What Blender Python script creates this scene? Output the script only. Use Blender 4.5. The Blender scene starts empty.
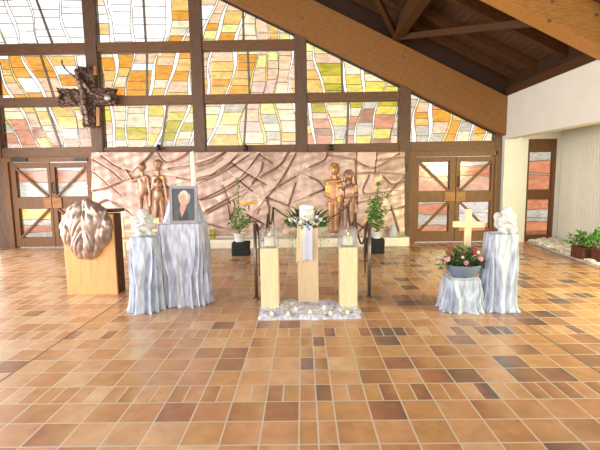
import bpy, bmesh, math, random
import numpy as np
from mathutils import Vector, Matrix, noise
C = bpy.context.scene
COL = C.collection
PI = math.pi

# ------------------------------------------------------------------ camera
FPX, TH, RO, YA, HC = 412.5, 0.11376, -0.0147, 0.0087, 1.65
RC = Matrix.Rotation(YA, 3, 'Z') @ Matrix.Rotation(PI/2-TH, 3, 'X') @ Matrix.Rotation(RO, 3, 'Z')
cam = bpy.data.cameras.new('camera')
cam.sensor_width = 36.0
cam.lens = FPX/600*36.0
cam.clip_end = 200
camo = bpy.data.objects.new('camera', cam)
COL.objects.link(camo)
camo.matrix_world = Matrix.Translation((0, 0, HC)) @ RC.to_4x4()
C.camera = camo

# ------------------------------------------------------------------ world, lights, exposure
w = bpy.data.worlds.new('daylight')
C.world = w
w.use_nodes = True
bg = w.node_tree.nodes['Background']
bg.inputs[0].default_value = (1.0, 0.985, 0.96, 1)
bg.inputs[1].default_value = 1.45

def area(name, loc, rot, sx, sy, power, col):
    l = bpy.data.lights.new(name, 'AREA')
    l.shape = 'RECTANGLE'; l.size = sx; l.size_y = sy; l.energy = power; l.color = col
    o = bpy.data.objects.new(name, l); COL.objects.link(o)
    o.location = loc; o.rotation_euler = rot
    return o
area('rear_window_daylight', (-1.5, -4.5, 3.0), (math.radians(83), 0, 0), 12, 4.5, 540, (1.0, 0.97, 0.93))
area('left_window_daylight', (-8.0, 3.6, 1.9), (math.radians(74), 0, math.radians(-90)), 9.5, 3.4, 1200, (1.0, 0.975, 0.95))
area('side_aisle_daylight', (5.9, 3.2, 2.4), (math.radians(62), 0, math.radians(14)), 1.5, 1.6, 520, (1.0, 0.97, 0.48))
C.view_settings.view_transform = 'Standard'
C.view_settings.look = 'None'
C.view_settings.gamma = 1.0
C.view_settings.use_curve_mapping = False
C.view_settings.exposure = 0.0

# ------------------------------------------------------------------ helpers
def ray(px, py):
    return RC @ Vector(((px-300)/FPX, -(py-225)/FPX, -1))
def P(px, py, Y):                       # point of the vertical plane y = Y
    v = ray(px, py); t = Y/v.y
    return Vector((v.x*t, Y, HC+v.z*t))
def FL(px, py, z=0.0):                  # point of the horizontal plane z
    v = ray(px, py); t = (z-HC)/v.z
    return Vector((v.x*t, v.y*t, z))
def PXX(px, py, X):
    v = ray(px, py); t = X/v.x
    return Vector((X, v.y*t, HC+v.z*t))
def lin(c):
    return tuple(((x/255)/12.92 if x/255 <= 0.04045 else ((x/255+0.055)/1.055)**2.4) for x in c)
def new_mat(name):
    m = bpy.data.materials.new(name); m.use_nodes = True
    return m, m.node_tree, m.node_tree.nodes['Principled BSDF']
def nd(nt, typ, **kw):
    n = nt.nodes.new(typ)
    for k, v in kw.items(): setattr(n, k, v)
    return n
def mth(nt, op, a, b=None, c=None):
    n = nt.nodes.new('ShaderNodeMath'); n.operation = op
    for i, x in enumerate((a, b, c)):
        if x is None: continue
        if isinstance(x, (int, float)): n.inputs[i].default_value = x
        else: nt.links.new(x, n.inputs[i])
    return n.outputs[0]
def mixc(nt, fac, a, b):
    n = nt.nodes.new('ShaderNodeMix'); n.data_type = 'RGBA'
    for s, x in ((n.inputs[0], fac), (n.inputs[6], a), (n.inputs[7], b)):
        if isinstance(x, (int, float)): s.default_value = x
        elif isinstance(x, tuple): s.default_value = x if len(x) == 4 else (*x, 1)
        else: nt.links.new(x, s)
    return n.outputs[2]
def plain(name, rgb, rough=0.6, metal=0.0, var=0.12, scale=12.0, stretch=(1, 1, 1), bump=0.0, sheen=0.0, spec=0.5):
    m, nt, b = new_mat(name)
    c = lin(rgb)
    tc = nd(nt, 'ShaderNodeTexCoord'); mp = nd(nt, 'ShaderNodeMapping')
    mp.inputs['Scale'].default_value = stretch
    nt.links.new(tc.outputs['Object'], mp.inputs[0])
    nz = nd(nt, 'ShaderNodeTexNoise'); nz.inputs['Scale'].default_value = scale; nz.inputs['Detail'].default_value = 5
    nt.links.new(mp.outputs[0], nz.inputs['Vector'])
    r = nd(nt, 'ShaderNodeMapRange'); r.inputs[1].default_value = 0.3; r.inputs[2].default_value = 0.7
    nt.links.new(nz.outputs[0], r.inputs[0])
    lo = tuple(x*(1-var) for x in c); hi = tuple(min(1, x*(1+var)) for x in c)
    nt.links.new(mixc(nt, r.outputs[0], lo, hi), b.inputs['Base Color'])
    b.inputs['Roughness'].default_value = rough; b.inputs['Metallic'].default_value = metal
    b.inputs['Specular IOR Level'].default_value = spec
    if sheen: b.inputs['Sheen Weight'].default_value = sheen; b.inputs['Sheen Roughness'].default_value = 0.4
    if bump:
        bp = nd(nt, 'ShaderNodeBump'); bp.inputs['Strength'].default_value = bump; bp.inputs['Distance'].default_value = 0.02
        nt.links.new(nz.outputs[0], bp.inputs['Height']); nt.links.new(bp.outputs[0], b.inputs['Normal'])
    return m
def attr_mat(name, rough=0.6, metal=0.0, var=0.1, scale=20.0, spec=0.5, bump=0.0):   # colour from the face colours of the mesh
    m, nt, b = new_mat(name)
    a = nd(nt, 'ShaderNodeVertexColor', layer_name='Col')
    nz = nd(nt, 'ShaderNodeTexNoise'); nz.inputs['Scale'].default_value = scale
    tc = nd(nt, 'ShaderNodeTexCoord'); nt.links.new(tc.outputs['Object'], nz.inputs['Vector'])
    r = nd(nt, 'ShaderNodeMapRange'); r.inputs[1].default_value = 0.3; r.inputs[2].default_value = 0.7
    r.inputs[3].default_value = 1-var; r.inputs[4].default_value = 1+var
    nt.links.new(nz.outputs[0], r.inputs[0])
    mx = nd(nt, 'ShaderNodeVectorMath', operation='SCALE')
    nt.links.new(a.outputs[0], mx.inputs[0]); nt.links.new(r.outputs[0], mx.inputs['Scale'])
    nt.links.new(mx.outputs[0], b.inputs['Base Color'])
    b.inputs['Roughness'].default_value = rough; b.inputs['Metallic'].default_value = metal
    b.inputs['Specular IOR Level'].default_value = spec
    if bump:
        bp = nd(nt, 'ShaderNodeBump'); bp.inputs['Strength'].default_value = bump; bp.inputs['Distance'].default_value = 0.02
        nt.links.new(nz.outputs[0], bp.inputs['Height']); nt.links.new(bp.outputs[0], b.inputs['Normal'])
    return m

ORG = {}
def thing(name, label, cat, loc, group=None):
    o = bpy.data.objects.new(name, None); COL.objects.link(o)
    o.location = loc; o.empty_display_size = 0.1
    o['label'] = label; o['category'] = cat
    if group: o['group'] = group
    ORG[o.name] = Vector(loc)
    return o
def link(name, me, mat=None, parent=None, smooth=False):
    if parent is not None:
        v = ORG[parent.name]
        me.transform(Matrix.Translation(-v))
    if mat is not None and not me.materials:
        me.materials.append(mat)
    if smooth:
        me.polygons.foreach_set('use_smooth', [True]*len(me.polygons))
    me.name = name
    o = bpy.data.objects.new(name, me); COL.objects.link(o)
    if parent is not None:
        o.parent = parent; ORG[o.name] = ORG[parent.name].copy()
    else:
        ORG[o.name] = Vector((0, 0, 0))
    return o
def obj(name, bm, mat=None, parent=None, smooth=False):
    bmesh.ops.recalc_face_normals(bm, faces=bm.faces[:])
    me = bpy.data.meshes.new(name); bm.to_mesh(me); bm.free()
    return link(name, me, mat, parent, smooth)
def tag(o, label, cat, group=None, kind=None):
    # a one-mesh thing: its origin goes to the middle of its foot
    if o.type == 'MESH' and o.parent is None:
        co = [v.co for v in o.data.vertices]
        a = Vector([min(c[i] for c in co) for i in range(3)]); b = Vector([max(c[i] for c in co) for i in range(3)])
        p = Vector(((a.x+b.x)/2, (a.y+b.y)/2, a.z))
        o.data.transform(Matrix.Translation(-p)); o.location = p; ORG[o.name] = p
    o['label'] = label; o['category'] = cat
    if group: o['group'] = group
    if kind: o['kind'] = kind
    return o
def struct(name, bm, mat, smooth=False, parent=None):
    o = obj(name, bm, mat, parent, smooth)
    if parent is None: o['kind'] = 'structure'
    return o
TRIM = [0]
def trim(bm, mat):
    TRIM[0] += 1
    return struct('trim_%d' % TRIM[0], bm, mat)

def box(bm, x0, x1, y0, y1, z0, z1, bev=0.0, rot=None, piv=None):
    vs = [bm.verts.new((x, y, z)) for x in (x0, x1) for y in (y0, y1) for z in (z0, z1)]
    fs = [bm.faces.new([vs[i] for i in q]) for q in ((0, 1, 3, 2), (4, 6, 7, 5), (0, 4, 5, 1), (2, 3, 7, 6), (0, 2, 6, 4), (1, 5, 7, 3))]
    if bev:
        es = list({e for f in fs for e in f.edges})
        r = bmesh.ops.bevel(bm, geom=es, offset=bev, segments=2, affect='EDGES', profile=0.6)
        vs = list({v for f in r['faces'] for v in f.verts} | {v for v in vs if v.is_valid})
    if rot is not None:
        bmesh.ops.rotate(bm, verts=[v for v in vs if v.is_valid], cent=piv, matrix=rot)
    return bm
def prism(bm, pts, y0, y1):             # polygon in x,z pushed along y
    a = [bm.verts.new((p[0], y0, p[1])) for p in pts]; b = [bm.verts.new((p[0], y1, p[1])) for p in pts]
    n = len(pts)
    bm.faces.new(a); bm.faces.new(b[::-1])
    for i in range(n): bm.faces.new((a[i], b[i], b[(i+1) % n], a[(i+1) % n]))
    return bm
def bar(bm, p, q, wd, th, up=(0, 0, 1), ext=0.0):   # a squared bar from p to q
    p, q = Vector(p), Vector(q); d = (q-p).normalized(); p = p-d*ext; q = q+d*ext
    s = d.cross(Vector(up)).normalized(); t = s.cross(d).normalized()
    c = [(-1, -1), (1, -1), (1, 1), (-1, 1)]
    a = [bm.verts.new(p+s*i*wd/2+t*j*th/2) for i, j in c]; b = [bm.verts.new(q+s*i*wd/2+t*j*th/2) for i, j in c]
    bm.faces.new(a); bm.faces.new(b[::-1])
    for i in range(4): bm.faces.new((a[i], b[i], b[(i+1) % 4], a[(i+1) % 4]))
    return bm
def tube(bm, pts, rad, n=8, cap=True):
    pts = [Vector(p) for p in pts]
    if not hasattr(rad, '__len__'): rad = [rad]*len(pts)
    rings = []; pu = None
    for i, p in enumerate(pts):
        d = (pts[min(i+1, len(pts)-1)]-pts[max(i-1, 0)]).normalized()
        if pu is None: pu = d.orthogonal().normalized()
        u = (pu-d*pu.dot(d)).normalized(); v = d.cross(u); pu = u
        rings.append([bm.verts.new(p+(u*math.cos(2*PI*k/n)+v*math.sin(2*PI*k/n))*rad[i]) for k in range(n)])
    for a, b in zip(rings, rings[1:]):
        for k in range(n): bm.faces.new((a[k], a[(k+1) % n], b[(k+1) % n], b[k]))
    if cap: bm.faces.new(rings[0][::-1]); bm.faces.new(rings[-1])
    return bm
def lathe(bm, prof, cx, cy, z0=0, n=24, sx=1, sy=1):
    rings = []
    for r, z in prof:
        rings.append([bm.verts.new((cx+r*sx*math.cos(2*PI*k/n), cy+r*sy*math.sin(2*PI*k/n), z0+z)) for k in range(n)])
    for a, b in zip(rings, rings[1:]):
        for k in range(n): bm.faces.new((a[k], a[(k+1) % n], b[(k+1) % n], b[k]))
    bm.faces.new(rings[0][::-1]); bm.faces.new(rings[-1])
    return bm
def ball(bm, c, r, rot=None, u=16, v=10):
    M = Matrix.Translation(c)
    if rot is not None: M = M @ rot.to_4x4()
    if not hasattr(r, '__len__'): r = (r, r, r)
    M = M @ Matrix.Diagonal((*r, 1))
    bmesh.ops.create_uvsphere(bm, u_segments=u, v_segments=v, radius=1, matrix=M)
    return bm
def capsule(bm, p, q, r0, r1, n=12):
    p, q = Vector(p), Vector(q)
    ball(bm, p, r0, u=12, v=8); ball(bm, q, r1, u=12, v=8); tube(bm, [p, q], [r0, r1], n)
    return bm
def remesh(bm, voxel, smooth=4, fac=0.5):   # several overlapping shapes become one continuous surface
    me = bpy.data.meshes.new('tmp'); bm.to_mesh(me); bm.free()
    o = bpy.data.objects.new('tmp', me); COL.objects.link(o)
    m = o.modifiers.new('r', 'REMESH'); m.mode = 'VOXEL'; m.voxel_size = voxel
    s = o.modifiers.new('s', 'SMOOTH'); s.iterations = smooth; s.factor = fac
    dg = bpy.context.evaluated_depsgraph_get()
    out = bpy.data.meshes.new_from_object(o.evaluated_get(dg))
    bpy.data.objects.remove(o); bpy.data.meshes.remove(me)
    return out
def roughen(me, amp, sc, seed=0, ridged=False):
    off = Vector((seed*7.3, seed*3.1, seed*5.7))
    nn = [v.normal.copy() for v in me.vertices]
    for v, n in zip(me.vertices, nn):
        k = noise.turbulence(v.co*sc+off, 3, False)-0.5
        if ridged: k = 0.35-abs(noise.noise(v.co*sc+off))*1.6
        v.co += n*k*amp
    return me
def paint(me, fn):                      # face-corner colours from a function of the vertex place
    at = me.color_attributes.new('Col', 'FLOAT_COLOR', 'POINT')
    for i, v in enumerate(me.vertices): at.data[i].color = (*fn(v.co, v.normal), 1)
    return me
def leafset(bm, rng, c, n, spread, ln, wd, up=0.4, droop=0.0):
    # n folded leaves scattered in an ellipsoid around c, each a little curved blade
    for _ in range(n):
        while True:
            q = Vector((rng.uniform(-1, 1), rng.uniform(-1, 1), rng.uniform(-1, 1)))
            if q.length <= 1: break
        p = Vector((c[0]+q.x*spread[0], c[1]+q.y*spread[1], c[2]+q.z*spread[2]))
        d = Vector((q.x+rng.uniform(-.6, .6), q.y+rng.uniform(-.6, .6), up+rng.uniform(-.5, .5)))
        d.z -= droop
        blade(bm, p, d, ln*rng.uniform(.7, 1.25), wd*rng.uniform(.75, 1.2), rng)
def blade(bm, p, d, L, W, rng=None, fold=0.25):
    p = Vector(p); d = Vector(d).normalized()
    s = d.cross(Vector((0, 0, 1)))
    if s.length < 0.05: s = Vector((1, 0, 0))
    s.normalize(); n = s.cross(d)
    if rng: 
        a = rng.uniform(-.8, .8); s, n = s*math.cos(a)+n*math.sin(a), n*math.cos(a)-s*math.sin(a)
    mid = [p, p+d*L*.35+n*L*.06, p+d*L*.7+n*L*.05, p+d*L-n*L*.05]
    ws = [.08, .5, .36, .02]
    rows = []
    for m, k in zip(mid, ws):
        rows.append([bm.verts.new(m-s*W*k+n*W*fold*k), bm.verts.new(m), bm.verts.new(m+s*W*k+n*W*fold*k)])
    for a, b in zip(rows, rows[1:]):
        bm.faces.new((a[0], a[1], b[1], b[0])); bm.faces.new((a[1], a[2], b[2], b[1]))
def clip_poly(poly, clip):              # Sutherland-Hodgman, clip is convex and counter-clockwise
    out = poly
    for i in range(len(clip)):
        a, b = clip[i], clip[(i+1) % len(clip)]
        inp, out = out, []
        if not inp: return []
        sd = lambda p: (b[0]-a[0])*(p[1]-a[1])-(b[1]-a[1])*(p[0]-a[0])
        for j in range(len(inp)):
            p, q = inp[j-1], inp[j]; sp, sq = sd(p), sd(q)
            if (sp >= 0) != (sq >= 0):
                t = sp/(sp-sq); out.append((p[0]+t*(q[0]-p[0]), p[1]+t*(q[1]-p[1])))
            if sq >= 0: out.append(q)
    return out
def clip_seg(p, q, clip):
    t0, t1 = 0.0, 1.0
    for i in range(len(clip)):
        a, b = clip[i], clip[(i+1) % len(clip)]
        sd = lambda s: (b[0]-a[0])*(s[1]-a[1])-(b[1]-a[1])*(s[0]-a[0])
        sp, sq = sd(p), sd(q)
        if sp < 0 and sq < 0: return None
        if sp < 0: t0 = max(t0, sp/(sp-sq))
        elif sq < 0: t1 = min(t1, sp/(sp-sq))
    if t1-t0 < 1e-4: return None
    L = lambda t: (p[0]+t*(q[0]-p[0]), p[1]+t*(q[1]-p[1]))
    return L(t0), L(t1)

# ------------------------------------------------------------------ materials
def wood(name, rgb, rough=0.55, var=0.28, scale=6.0, stretch=(1, 1, 8), spec=0.4):
    return plain(name, rgb, rough, 0, var, scale, stretch, bump=0.06, spec=spec)
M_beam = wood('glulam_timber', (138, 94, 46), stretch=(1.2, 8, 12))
M_post = wood('dark_timber', (96, 72, 54), stretch=(9, 9, 0.8))
M_rail = wood('dark_timber_rail', (108, 76, 50), stretch=(0.8, 9, 9))
M_board = wood('ceiling_board', (62, 40, 24), stretch=(9, 0.7, 9))
M_raft = wood('rafter_timber', (78, 50, 27), stretch=(1, 6, 6), spec=0.2)
M_door = wood('door_timber', (116, 78, 46), stretch=(8, 8, 1))
M_block = wood('door_block_timber', (150, 104, 58), stretch=(1, 8, 8))
M_white = plain('white_plaster', (226, 222, 210), 0.8, 0, 0.03, 3)
M_pale = wood('pale_maple', (226, 202, 162), var=0.10, stretch=(7, 7, 0.8), scale=5)
M_oak = wood('honey_oak', (216, 167, 108), var=0.14, stretch=(7, 7, 0.7), scale=5)
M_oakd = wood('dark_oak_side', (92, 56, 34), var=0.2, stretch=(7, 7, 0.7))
M_lead = plain('lead_came', (112, 104, 94), 0.6, 0.3)
M_steel = plain('brushed_steel', (132, 122, 112), 0.35, 0.7)
M_black = plain('black_cloth', (24, 24, 30), 0.85, 0, 0.3, 30, bump=0.3)
M_blackp = plain('black_plastic', (22, 22, 24), 0.5)
M_pot = plain('white_ceramic', (240, 240, 240), 0.3, 0, 0.02)
M_ang = plain('white_plaster_figure', (212, 212, 208), 0.6, 0, 0.03, 20)
M_soil = plain('potting_soil', (60, 44, 32), 0.95, 0, 0.4, 60, bump=0.5)
M_leaf = plain('fresh_green_leaf', (92, 142, 58), 0.5, 0, 0.35, 9)
M_leafd = plain('dark_green_leaf', (60, 96, 48), 0.45, 0, 0.35, 9)
M_leafl = plain('light_green_blade', (128, 160, 84), 0.5, 0, 0.3, 9)
M_wax = plain('cream_wax', (250, 240, 214), 0.5, 0, 0.03)
M_rope = plain('dark_braided_rope', (84, 62, 48), 0.7, 0, 0.3, 60)
M_rose = plain('white_petal', (230, 226, 210), 0.6, 0, 0.04)
M_pink = plain('pink_petal', (240, 150, 176), 0.6, 0, 0.15)
M_red = plain('dark_red_petal', (150, 40, 66), 0.6, 0, 0.25)
M_stone = plain('pale_limestone', (232, 224, 206), 0.7, 0, 0.06)
M_rust = plain('rusted_steel', (108, 62, 42), 0.8, 0.2, 0.3, 10, bump=0.2)
M_bowl = plain('slate_grey_bowl', (104, 116, 138), 0.5, 0, 0.12)
M_lil = plain('lilac_petal', (188, 164, 186), .6)
M_twig = plain('brown_stem', (110, 84, 56), 0.8)

def velvet(name, rgb):
    m, nt, b = new_mat(name)
    tc = nd(nt, 'ShaderNodeTexCoord')
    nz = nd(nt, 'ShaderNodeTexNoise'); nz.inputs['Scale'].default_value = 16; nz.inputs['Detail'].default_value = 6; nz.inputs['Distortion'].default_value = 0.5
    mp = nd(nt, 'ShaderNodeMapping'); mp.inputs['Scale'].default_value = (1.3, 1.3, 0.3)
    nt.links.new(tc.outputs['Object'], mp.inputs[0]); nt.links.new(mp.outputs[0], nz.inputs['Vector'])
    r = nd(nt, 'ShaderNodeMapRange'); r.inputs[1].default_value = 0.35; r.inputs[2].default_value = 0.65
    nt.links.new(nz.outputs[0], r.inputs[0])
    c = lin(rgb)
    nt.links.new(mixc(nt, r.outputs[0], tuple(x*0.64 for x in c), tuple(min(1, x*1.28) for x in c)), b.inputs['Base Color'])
    b.inputs['Roughness'].default_value = 0.42
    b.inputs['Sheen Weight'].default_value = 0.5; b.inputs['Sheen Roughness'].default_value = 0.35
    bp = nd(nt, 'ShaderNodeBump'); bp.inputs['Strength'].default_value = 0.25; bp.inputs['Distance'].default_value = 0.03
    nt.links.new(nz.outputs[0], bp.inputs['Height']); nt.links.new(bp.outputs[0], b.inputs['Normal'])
    return m
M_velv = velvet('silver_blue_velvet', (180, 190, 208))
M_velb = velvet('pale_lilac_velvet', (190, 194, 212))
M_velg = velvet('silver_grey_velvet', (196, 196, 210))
M_satin = plain('white_satin', (208, 212, 228), 0.35, 0, 0.03, sheen=0.3)

def clear_glass(name, tint=(1, 1, 1), gloss=0.12):
    m = bpy.data.materials.new(name); m.use_nodes = True; nt = m.node_tree
    nt.nodes.remove(nt.nodes['Principled BSDF'])
    t = nd(nt, 'ShaderNodeBsdfTransparent'); t.inputs[0].default_value = (*tint, 1)
    g = nd(nt, 'ShaderNodeBsdfGlossy'); g.inputs['Roughness'].default_value = 0.05
    mx = nd(nt, 'ShaderNodeMixShader'); mx.inputs[0].default_value = gloss
    nt.links.new(t.outputs[0], mx.inputs[1]); nt.links.new(g.outputs[0], mx.inputs[2])
    nt.links.new(mx.outputs[0], nt.nodes['Material Output'].inputs[0])
    return m
M_glass = clear_glass('clear_glass', (0.93, 0.95, 0.95), 0.14)

def stained():
    m = bpy.data.materials.new('stained_glass'); m.use_nodes = True; nt = m.node_tree
    nt.nodes.remove(nt.nodes['Principled BSDF'])
    a = nd(nt, 'ShaderNodeVertexColor', layer_name='Col')
    tc = nd(nt, 'ShaderNodeTexCoord')
    mp = nd(nt, 'ShaderNodeMapping'); mp.inputs['Scale'].default_value = (1.2, 1, 3.0)
    nt.links.new(tc.outputs['Object'], mp.inputs[0])
    nz = nd(nt, 'ShaderNodeTexNoise'); nz.inputs['Scale'].default_value = 2.4; nz.inputs['Detail'].default_value = 4; nz.inputs['Distortion'].default_value = 1.5
    nt.links.new(mp.outputs[0], nz.inputs['Vector'])
    r = nd(nt, 'ShaderNodeMapRange'); r.inputs[1].default_value = 0.3; r.inputs[2].default_value = 0.7
    r.inputs[3].default_value = 0.78; r.inputs[4].default_value = 1.3
    nt.links.new(nz.outputs[0], r.inputs[0])
    s = nd(nt, 'ShaderNodeVectorMath', operation='SCALE')
    nt.links.new(a.outputs[0], s.inputs[0]); nt.links.new(r.outputs[0], s.inputs['Scale'])
    t = nd(nt, 'ShaderNodeBsdfTransparent'); nt.links.new(s.outputs[0], t.inputs[0])
    g = nd(nt, 'ShaderNodeBsdfGlossy'); g.inputs['Roughness'].default_value = 0.15
    mx = nd(nt, 'ShaderNodeMixShader'); mx.inputs[0].default_value = 0.05
    nt.links.new(t.outputs[0], mx.inputs[1]); nt.links.new(g.outputs[0], mx.inputs[2])
    nt.links.new(mx.outputs[0], nt.nodes['Material Output'].inputs[0])
    return m
M_stain = stained()

def tiles():
    m, nt, b = new_mat('terracotta_tile_floor')
    L = nt.links.new
    tc = nd(nt, 'ShaderNodeTexCoord'); sp = nd(nt, 'ShaderNodeSeparateXYZ'); L(tc.outputs['Object'], sp.inputs[0])
    fx = mth(nt, 'DIVIDE', mth(nt, 'ADD', sp.outputs[0], 0.049), 0.25)
    fy = mth(nt, 'DIVIDE', mth(nt, 'SUBTRACT', sp.outputs[1], 2.396), 0.25)
    ix = mth(nt, 'FLOOR', fx); iy = mth(nt, 'FLOOR', fy)
    mo = mth(nt, 'FLOORED_MODULO', iy, 5.0)
    hr = mth(nt, 'COMPARE', mo, 2.0, 0.1)
    hc = mth(nt, 'COMPARE', ix, 0.0, 0.1)
    sel = mth(nt, 'MAXIMUM', hr, hc)
    k = mth(nt, 'ADD', sel, 1.0)                      # 1 or 2 pieces per tile
    f2 = mth(nt, 'MULTIPLY', fx, k)
    i2 = mth(nt, 'DIVIDE', mth(nt, 'FLOOR', f2), k)
    u = mth(nt, 'FRACT', f2); v = mth(nt, 'FRACT', fy)
    du = mth(nt, 'MULTIPLY', mth(nt, 'MINIMUM', u, mth(nt, 'SUBTRACT', 1.0, u)), mth(nt, 'DIVIDE', 0.25, k))
    dv = mth(nt, 'MULTIPLY', mth(nt, 'MINIMUM', v, mth(nt, 'SUBTRACT', 1.0, v)), 0.25)
    dd = mth(nt, 'MINIMUM', du, dv)
    gm = nd(nt, 'ShaderNodeMapRange'); gm.inputs[1].default_value = 0.0046; gm.inputs[2].default_value = 0.0068
    L(dd, gm.inputs[0])                               # 0 in the grout, 1 on the tile
    cv = nd(nt, 'ShaderNodeCombineXYZ'); L(i2, cv.inputs[0]); L(iy, cv.inputs[1])
    wn = nd(nt, 'ShaderNodeTexWhiteNoise', noise_dimensions='3D'); L(cv.outputs[0], wn.inputs['Vector'])
    big = nd(nt, 'ShaderNodeTexNoise'); big.inputs['Scale'].default_value = 0.45; L(cv.outputs[0], big.inputs['Vector'])
    xb = nd(nt, 'ShaderNodeMapRange'); xb.inputs[1].default_value = -12; xb.inputs[2].default_value = 8; xb.inputs[3].default_value = -0.16; xb.inputs[4].default_value = 0.13; L(i2, xb.inputs[0])  # dark tiles gather on the right; left-right light gradient also put into the colour
    sw = nd(nt, 'ShaderNodeSeparateColor'); L(wn.outputs[1], sw.inputs[0])
    fl_ = mth(nt, 'MULTIPLY', mth(nt, 'SUBTRACT', u, 0.5), mth(nt, 'MULTIPLY', mth(nt, 'SUBTRACT', sw.outputs[1], 0.5), 0.45))
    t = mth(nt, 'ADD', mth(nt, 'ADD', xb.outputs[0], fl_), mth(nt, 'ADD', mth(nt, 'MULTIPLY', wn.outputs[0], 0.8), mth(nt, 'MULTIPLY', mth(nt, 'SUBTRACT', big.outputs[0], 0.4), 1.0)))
    cr = nd(nt, 'ShaderNodeValToRGB'); L(t, cr.inputs[0])
    el = cr.color_ramp.elements
    stops = [(0.0, (212, 176, 138)), (0.25, (202, 154, 114)), (0.45, (188, 134, 94)), (0.62, (194, 148, 100)), (0.78, (166, 114, 82)), (0.92, (142, 102, 82)), (1.0, (106, 84, 80))]
    el[0].position = 0; el[0].color = (*lin(stops[0][1]), 1); el[1].position = 1; el[1].color = (*lin(stops[-1][1]), 1)
    for p_, c_ in stops[1:-1]:
        e = el.new(p_); e.color = (*lin(c_), 1)
    fn = nd(nt, 'ShaderNodeTexNoise'); fn.inputs['Scale'].default_value = 9; fn.inputs['Detail'].default_value = 6
    off = nd(nt, 'ShaderNodeVectorMath', operation='ADD'); L(tc.outputs['Object'], off.inputs[0])
    wsc = nd(nt, 'ShaderNodeVectorMath', operation='SCALE'); L(wn.outputs[1], wsc.inputs[0]); wsc.inputs['Scale'].default_value = 9
    L(wsc.outputs[0], off.inputs[1]); L(off.outputs[0], fn.inputs['Vector'])
    fr = nd(nt, 'ShaderNodeMapRange'); fr.inputs[1].default_value = 0.3; fr.inputs[2].default_value = 0.7; fr.inputs[3].default_value = 0.84; fr.inputs[4].default_value = 1.14
    L(fn.outputs[0], fr.inputs[0])
    sc = nd(nt, 'ShaderNodeVectorMath', operation='SCALE'); L(cr.outputs[0], sc.inputs[0]); L(fr.outputs[0], sc.inputs['Scale'])
    L(mixc(nt, gm.outputs[0], lin((198, 184, 164)), sc.outputs[0]), b.inputs['Base Color'])
    b.inputs['Specular IOR Level'].default_value = 0.75
    rr = nd(nt, 'ShaderNodeMapRange'); rr.inputs[3].default_value = 0.75; rr.inputs[4].default_value = 0.24
    L(gm.outputs[0], rr.inputs[0]); L(rr.outputs[0], b.inputs['Roughness'])
    bp = nd(nt, 'ShaderNodeBump'); bp.inputs['Strength'].default_value = 0.5; bp.inputs['Distance'].default_value = 0.004
    L(gm.outputs[0], bp.inputs['Height']); L(bp.outputs[0], b.inputs['Normal'])
    return m
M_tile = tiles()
# ------------------------------------------------------------------ setting: floor
YW = 10.16                              # front face of the timber posts of the back wall
XR = 4.84                               # inner face of the right wall
XL = -7.7
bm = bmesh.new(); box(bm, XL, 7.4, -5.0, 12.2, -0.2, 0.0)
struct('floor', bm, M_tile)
for i, X in ((1, -2.549), (2, 2.451)):
    bm = bmesh.new(); box(bm, X-0.006, X+0.006, -4.9, 10.1, -0.01, 0.0015)
    trim(bm, M_lead)
# low outdoor ground seen only as light through the glass is left to the sky

# ------------------------------------------------------------------ setting: back wall timber
ZB = {'b1': (P(250, 48.8, YW).z, P(250, 39.2, YW).z), 'b2': (P(250, 102.3, YW).z, P(250, 93.4, YW).z), 'b3': (2.27, P(150, 146.8, YW).z)}
def zlow(X): return 4.948-0.49*X        # underside of the raking beam
def ztop(X): return 5.85-0.49*X
postX = [-7.5, -5.0, -2.5, -0.02, 2.48]
PW = 0.135
for k, X in enumerate(postX):
    bm = bmesh.new()
    z1 = min(7.2, zlow(X)+0.3) if X > -3 else 7.2
    box(bm, X-PW, X+PW, YW, YW+0.26, 0, z1, 0.008)
    trim(bm, M_post)
bm = bmesh.new(); box(bm, 4.80-0.12, 4.83, YW+0.02, YW+0.26, 0, 2.9, 0.006); trim(bm, M_post)
def rail(x0, x1, z0, z1, y0=YW+0.03, y1=YW+0.24, m=None):
    bm = bmesh.new(); box(bm, x0, x1, y0, y1, z0, z1, 0.006); trim(bm, m or M_rail)
allx = list(postX)
for a, b in zip(allx, allx[1:]):
    x0, x1 = a+PW, b-PW
    if b < 1: rail(x0, x1, *ZB['b1'])
    rail(x0, x1, *ZB['b2'])
    if b > -4.9: rail(x0, x1, 2.19, ZB['b3'][1])
    if b < 0: rail(x0, x1, 5.98, 6.2)
dl = (P(50, 157, YW).z, P(50, 147, YW).z); dr = (P(455, 151, YW).z, P(455, 142, YW).z)
DZ0, DZ1 = (dl[0]+dr[0])/2, (dl[1]+dr[1])/2
for Y in (0.2, 2.7, 5.2, 7.7):        # glazed left wall, outside the photograph
    bm = bmesh.new(); box(bm, -7.72, -7.52, Y-.1, Y+.1, 0, 7.4, .006); trim(bm, M_post)
for z in (2.3, 4.7, 7.2):
    bm = bmesh.new(); box(bm, -7.70, -7.54, -4.5, YW, z, z+.2, .006); trim(bm, M_rail)
rail(-7.5+PW, -5-PW, DZ0, DZ1); rail(2.48+PW, 4.68, DZ0, DZ1)
# raking glulam beam of the back wall
def raking(x0, x1, y0, y1, lo, hi):
    bm = bmesh.new(); prism(bm, [(x0, lo(x0)), (x1, lo(x1)), (x1, hi(x1)), (x0, hi(x0))], y0, y1)
    bmesh.ops.bevel(bm, geom=bm.edges[:], offset=0.008, segments=2, affect='EDGES')
    return bm
bk = trim(raking(-5.0, XR-0.005, YW-0.16, YW+0.06, zlow, ztop), M_beam)
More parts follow.
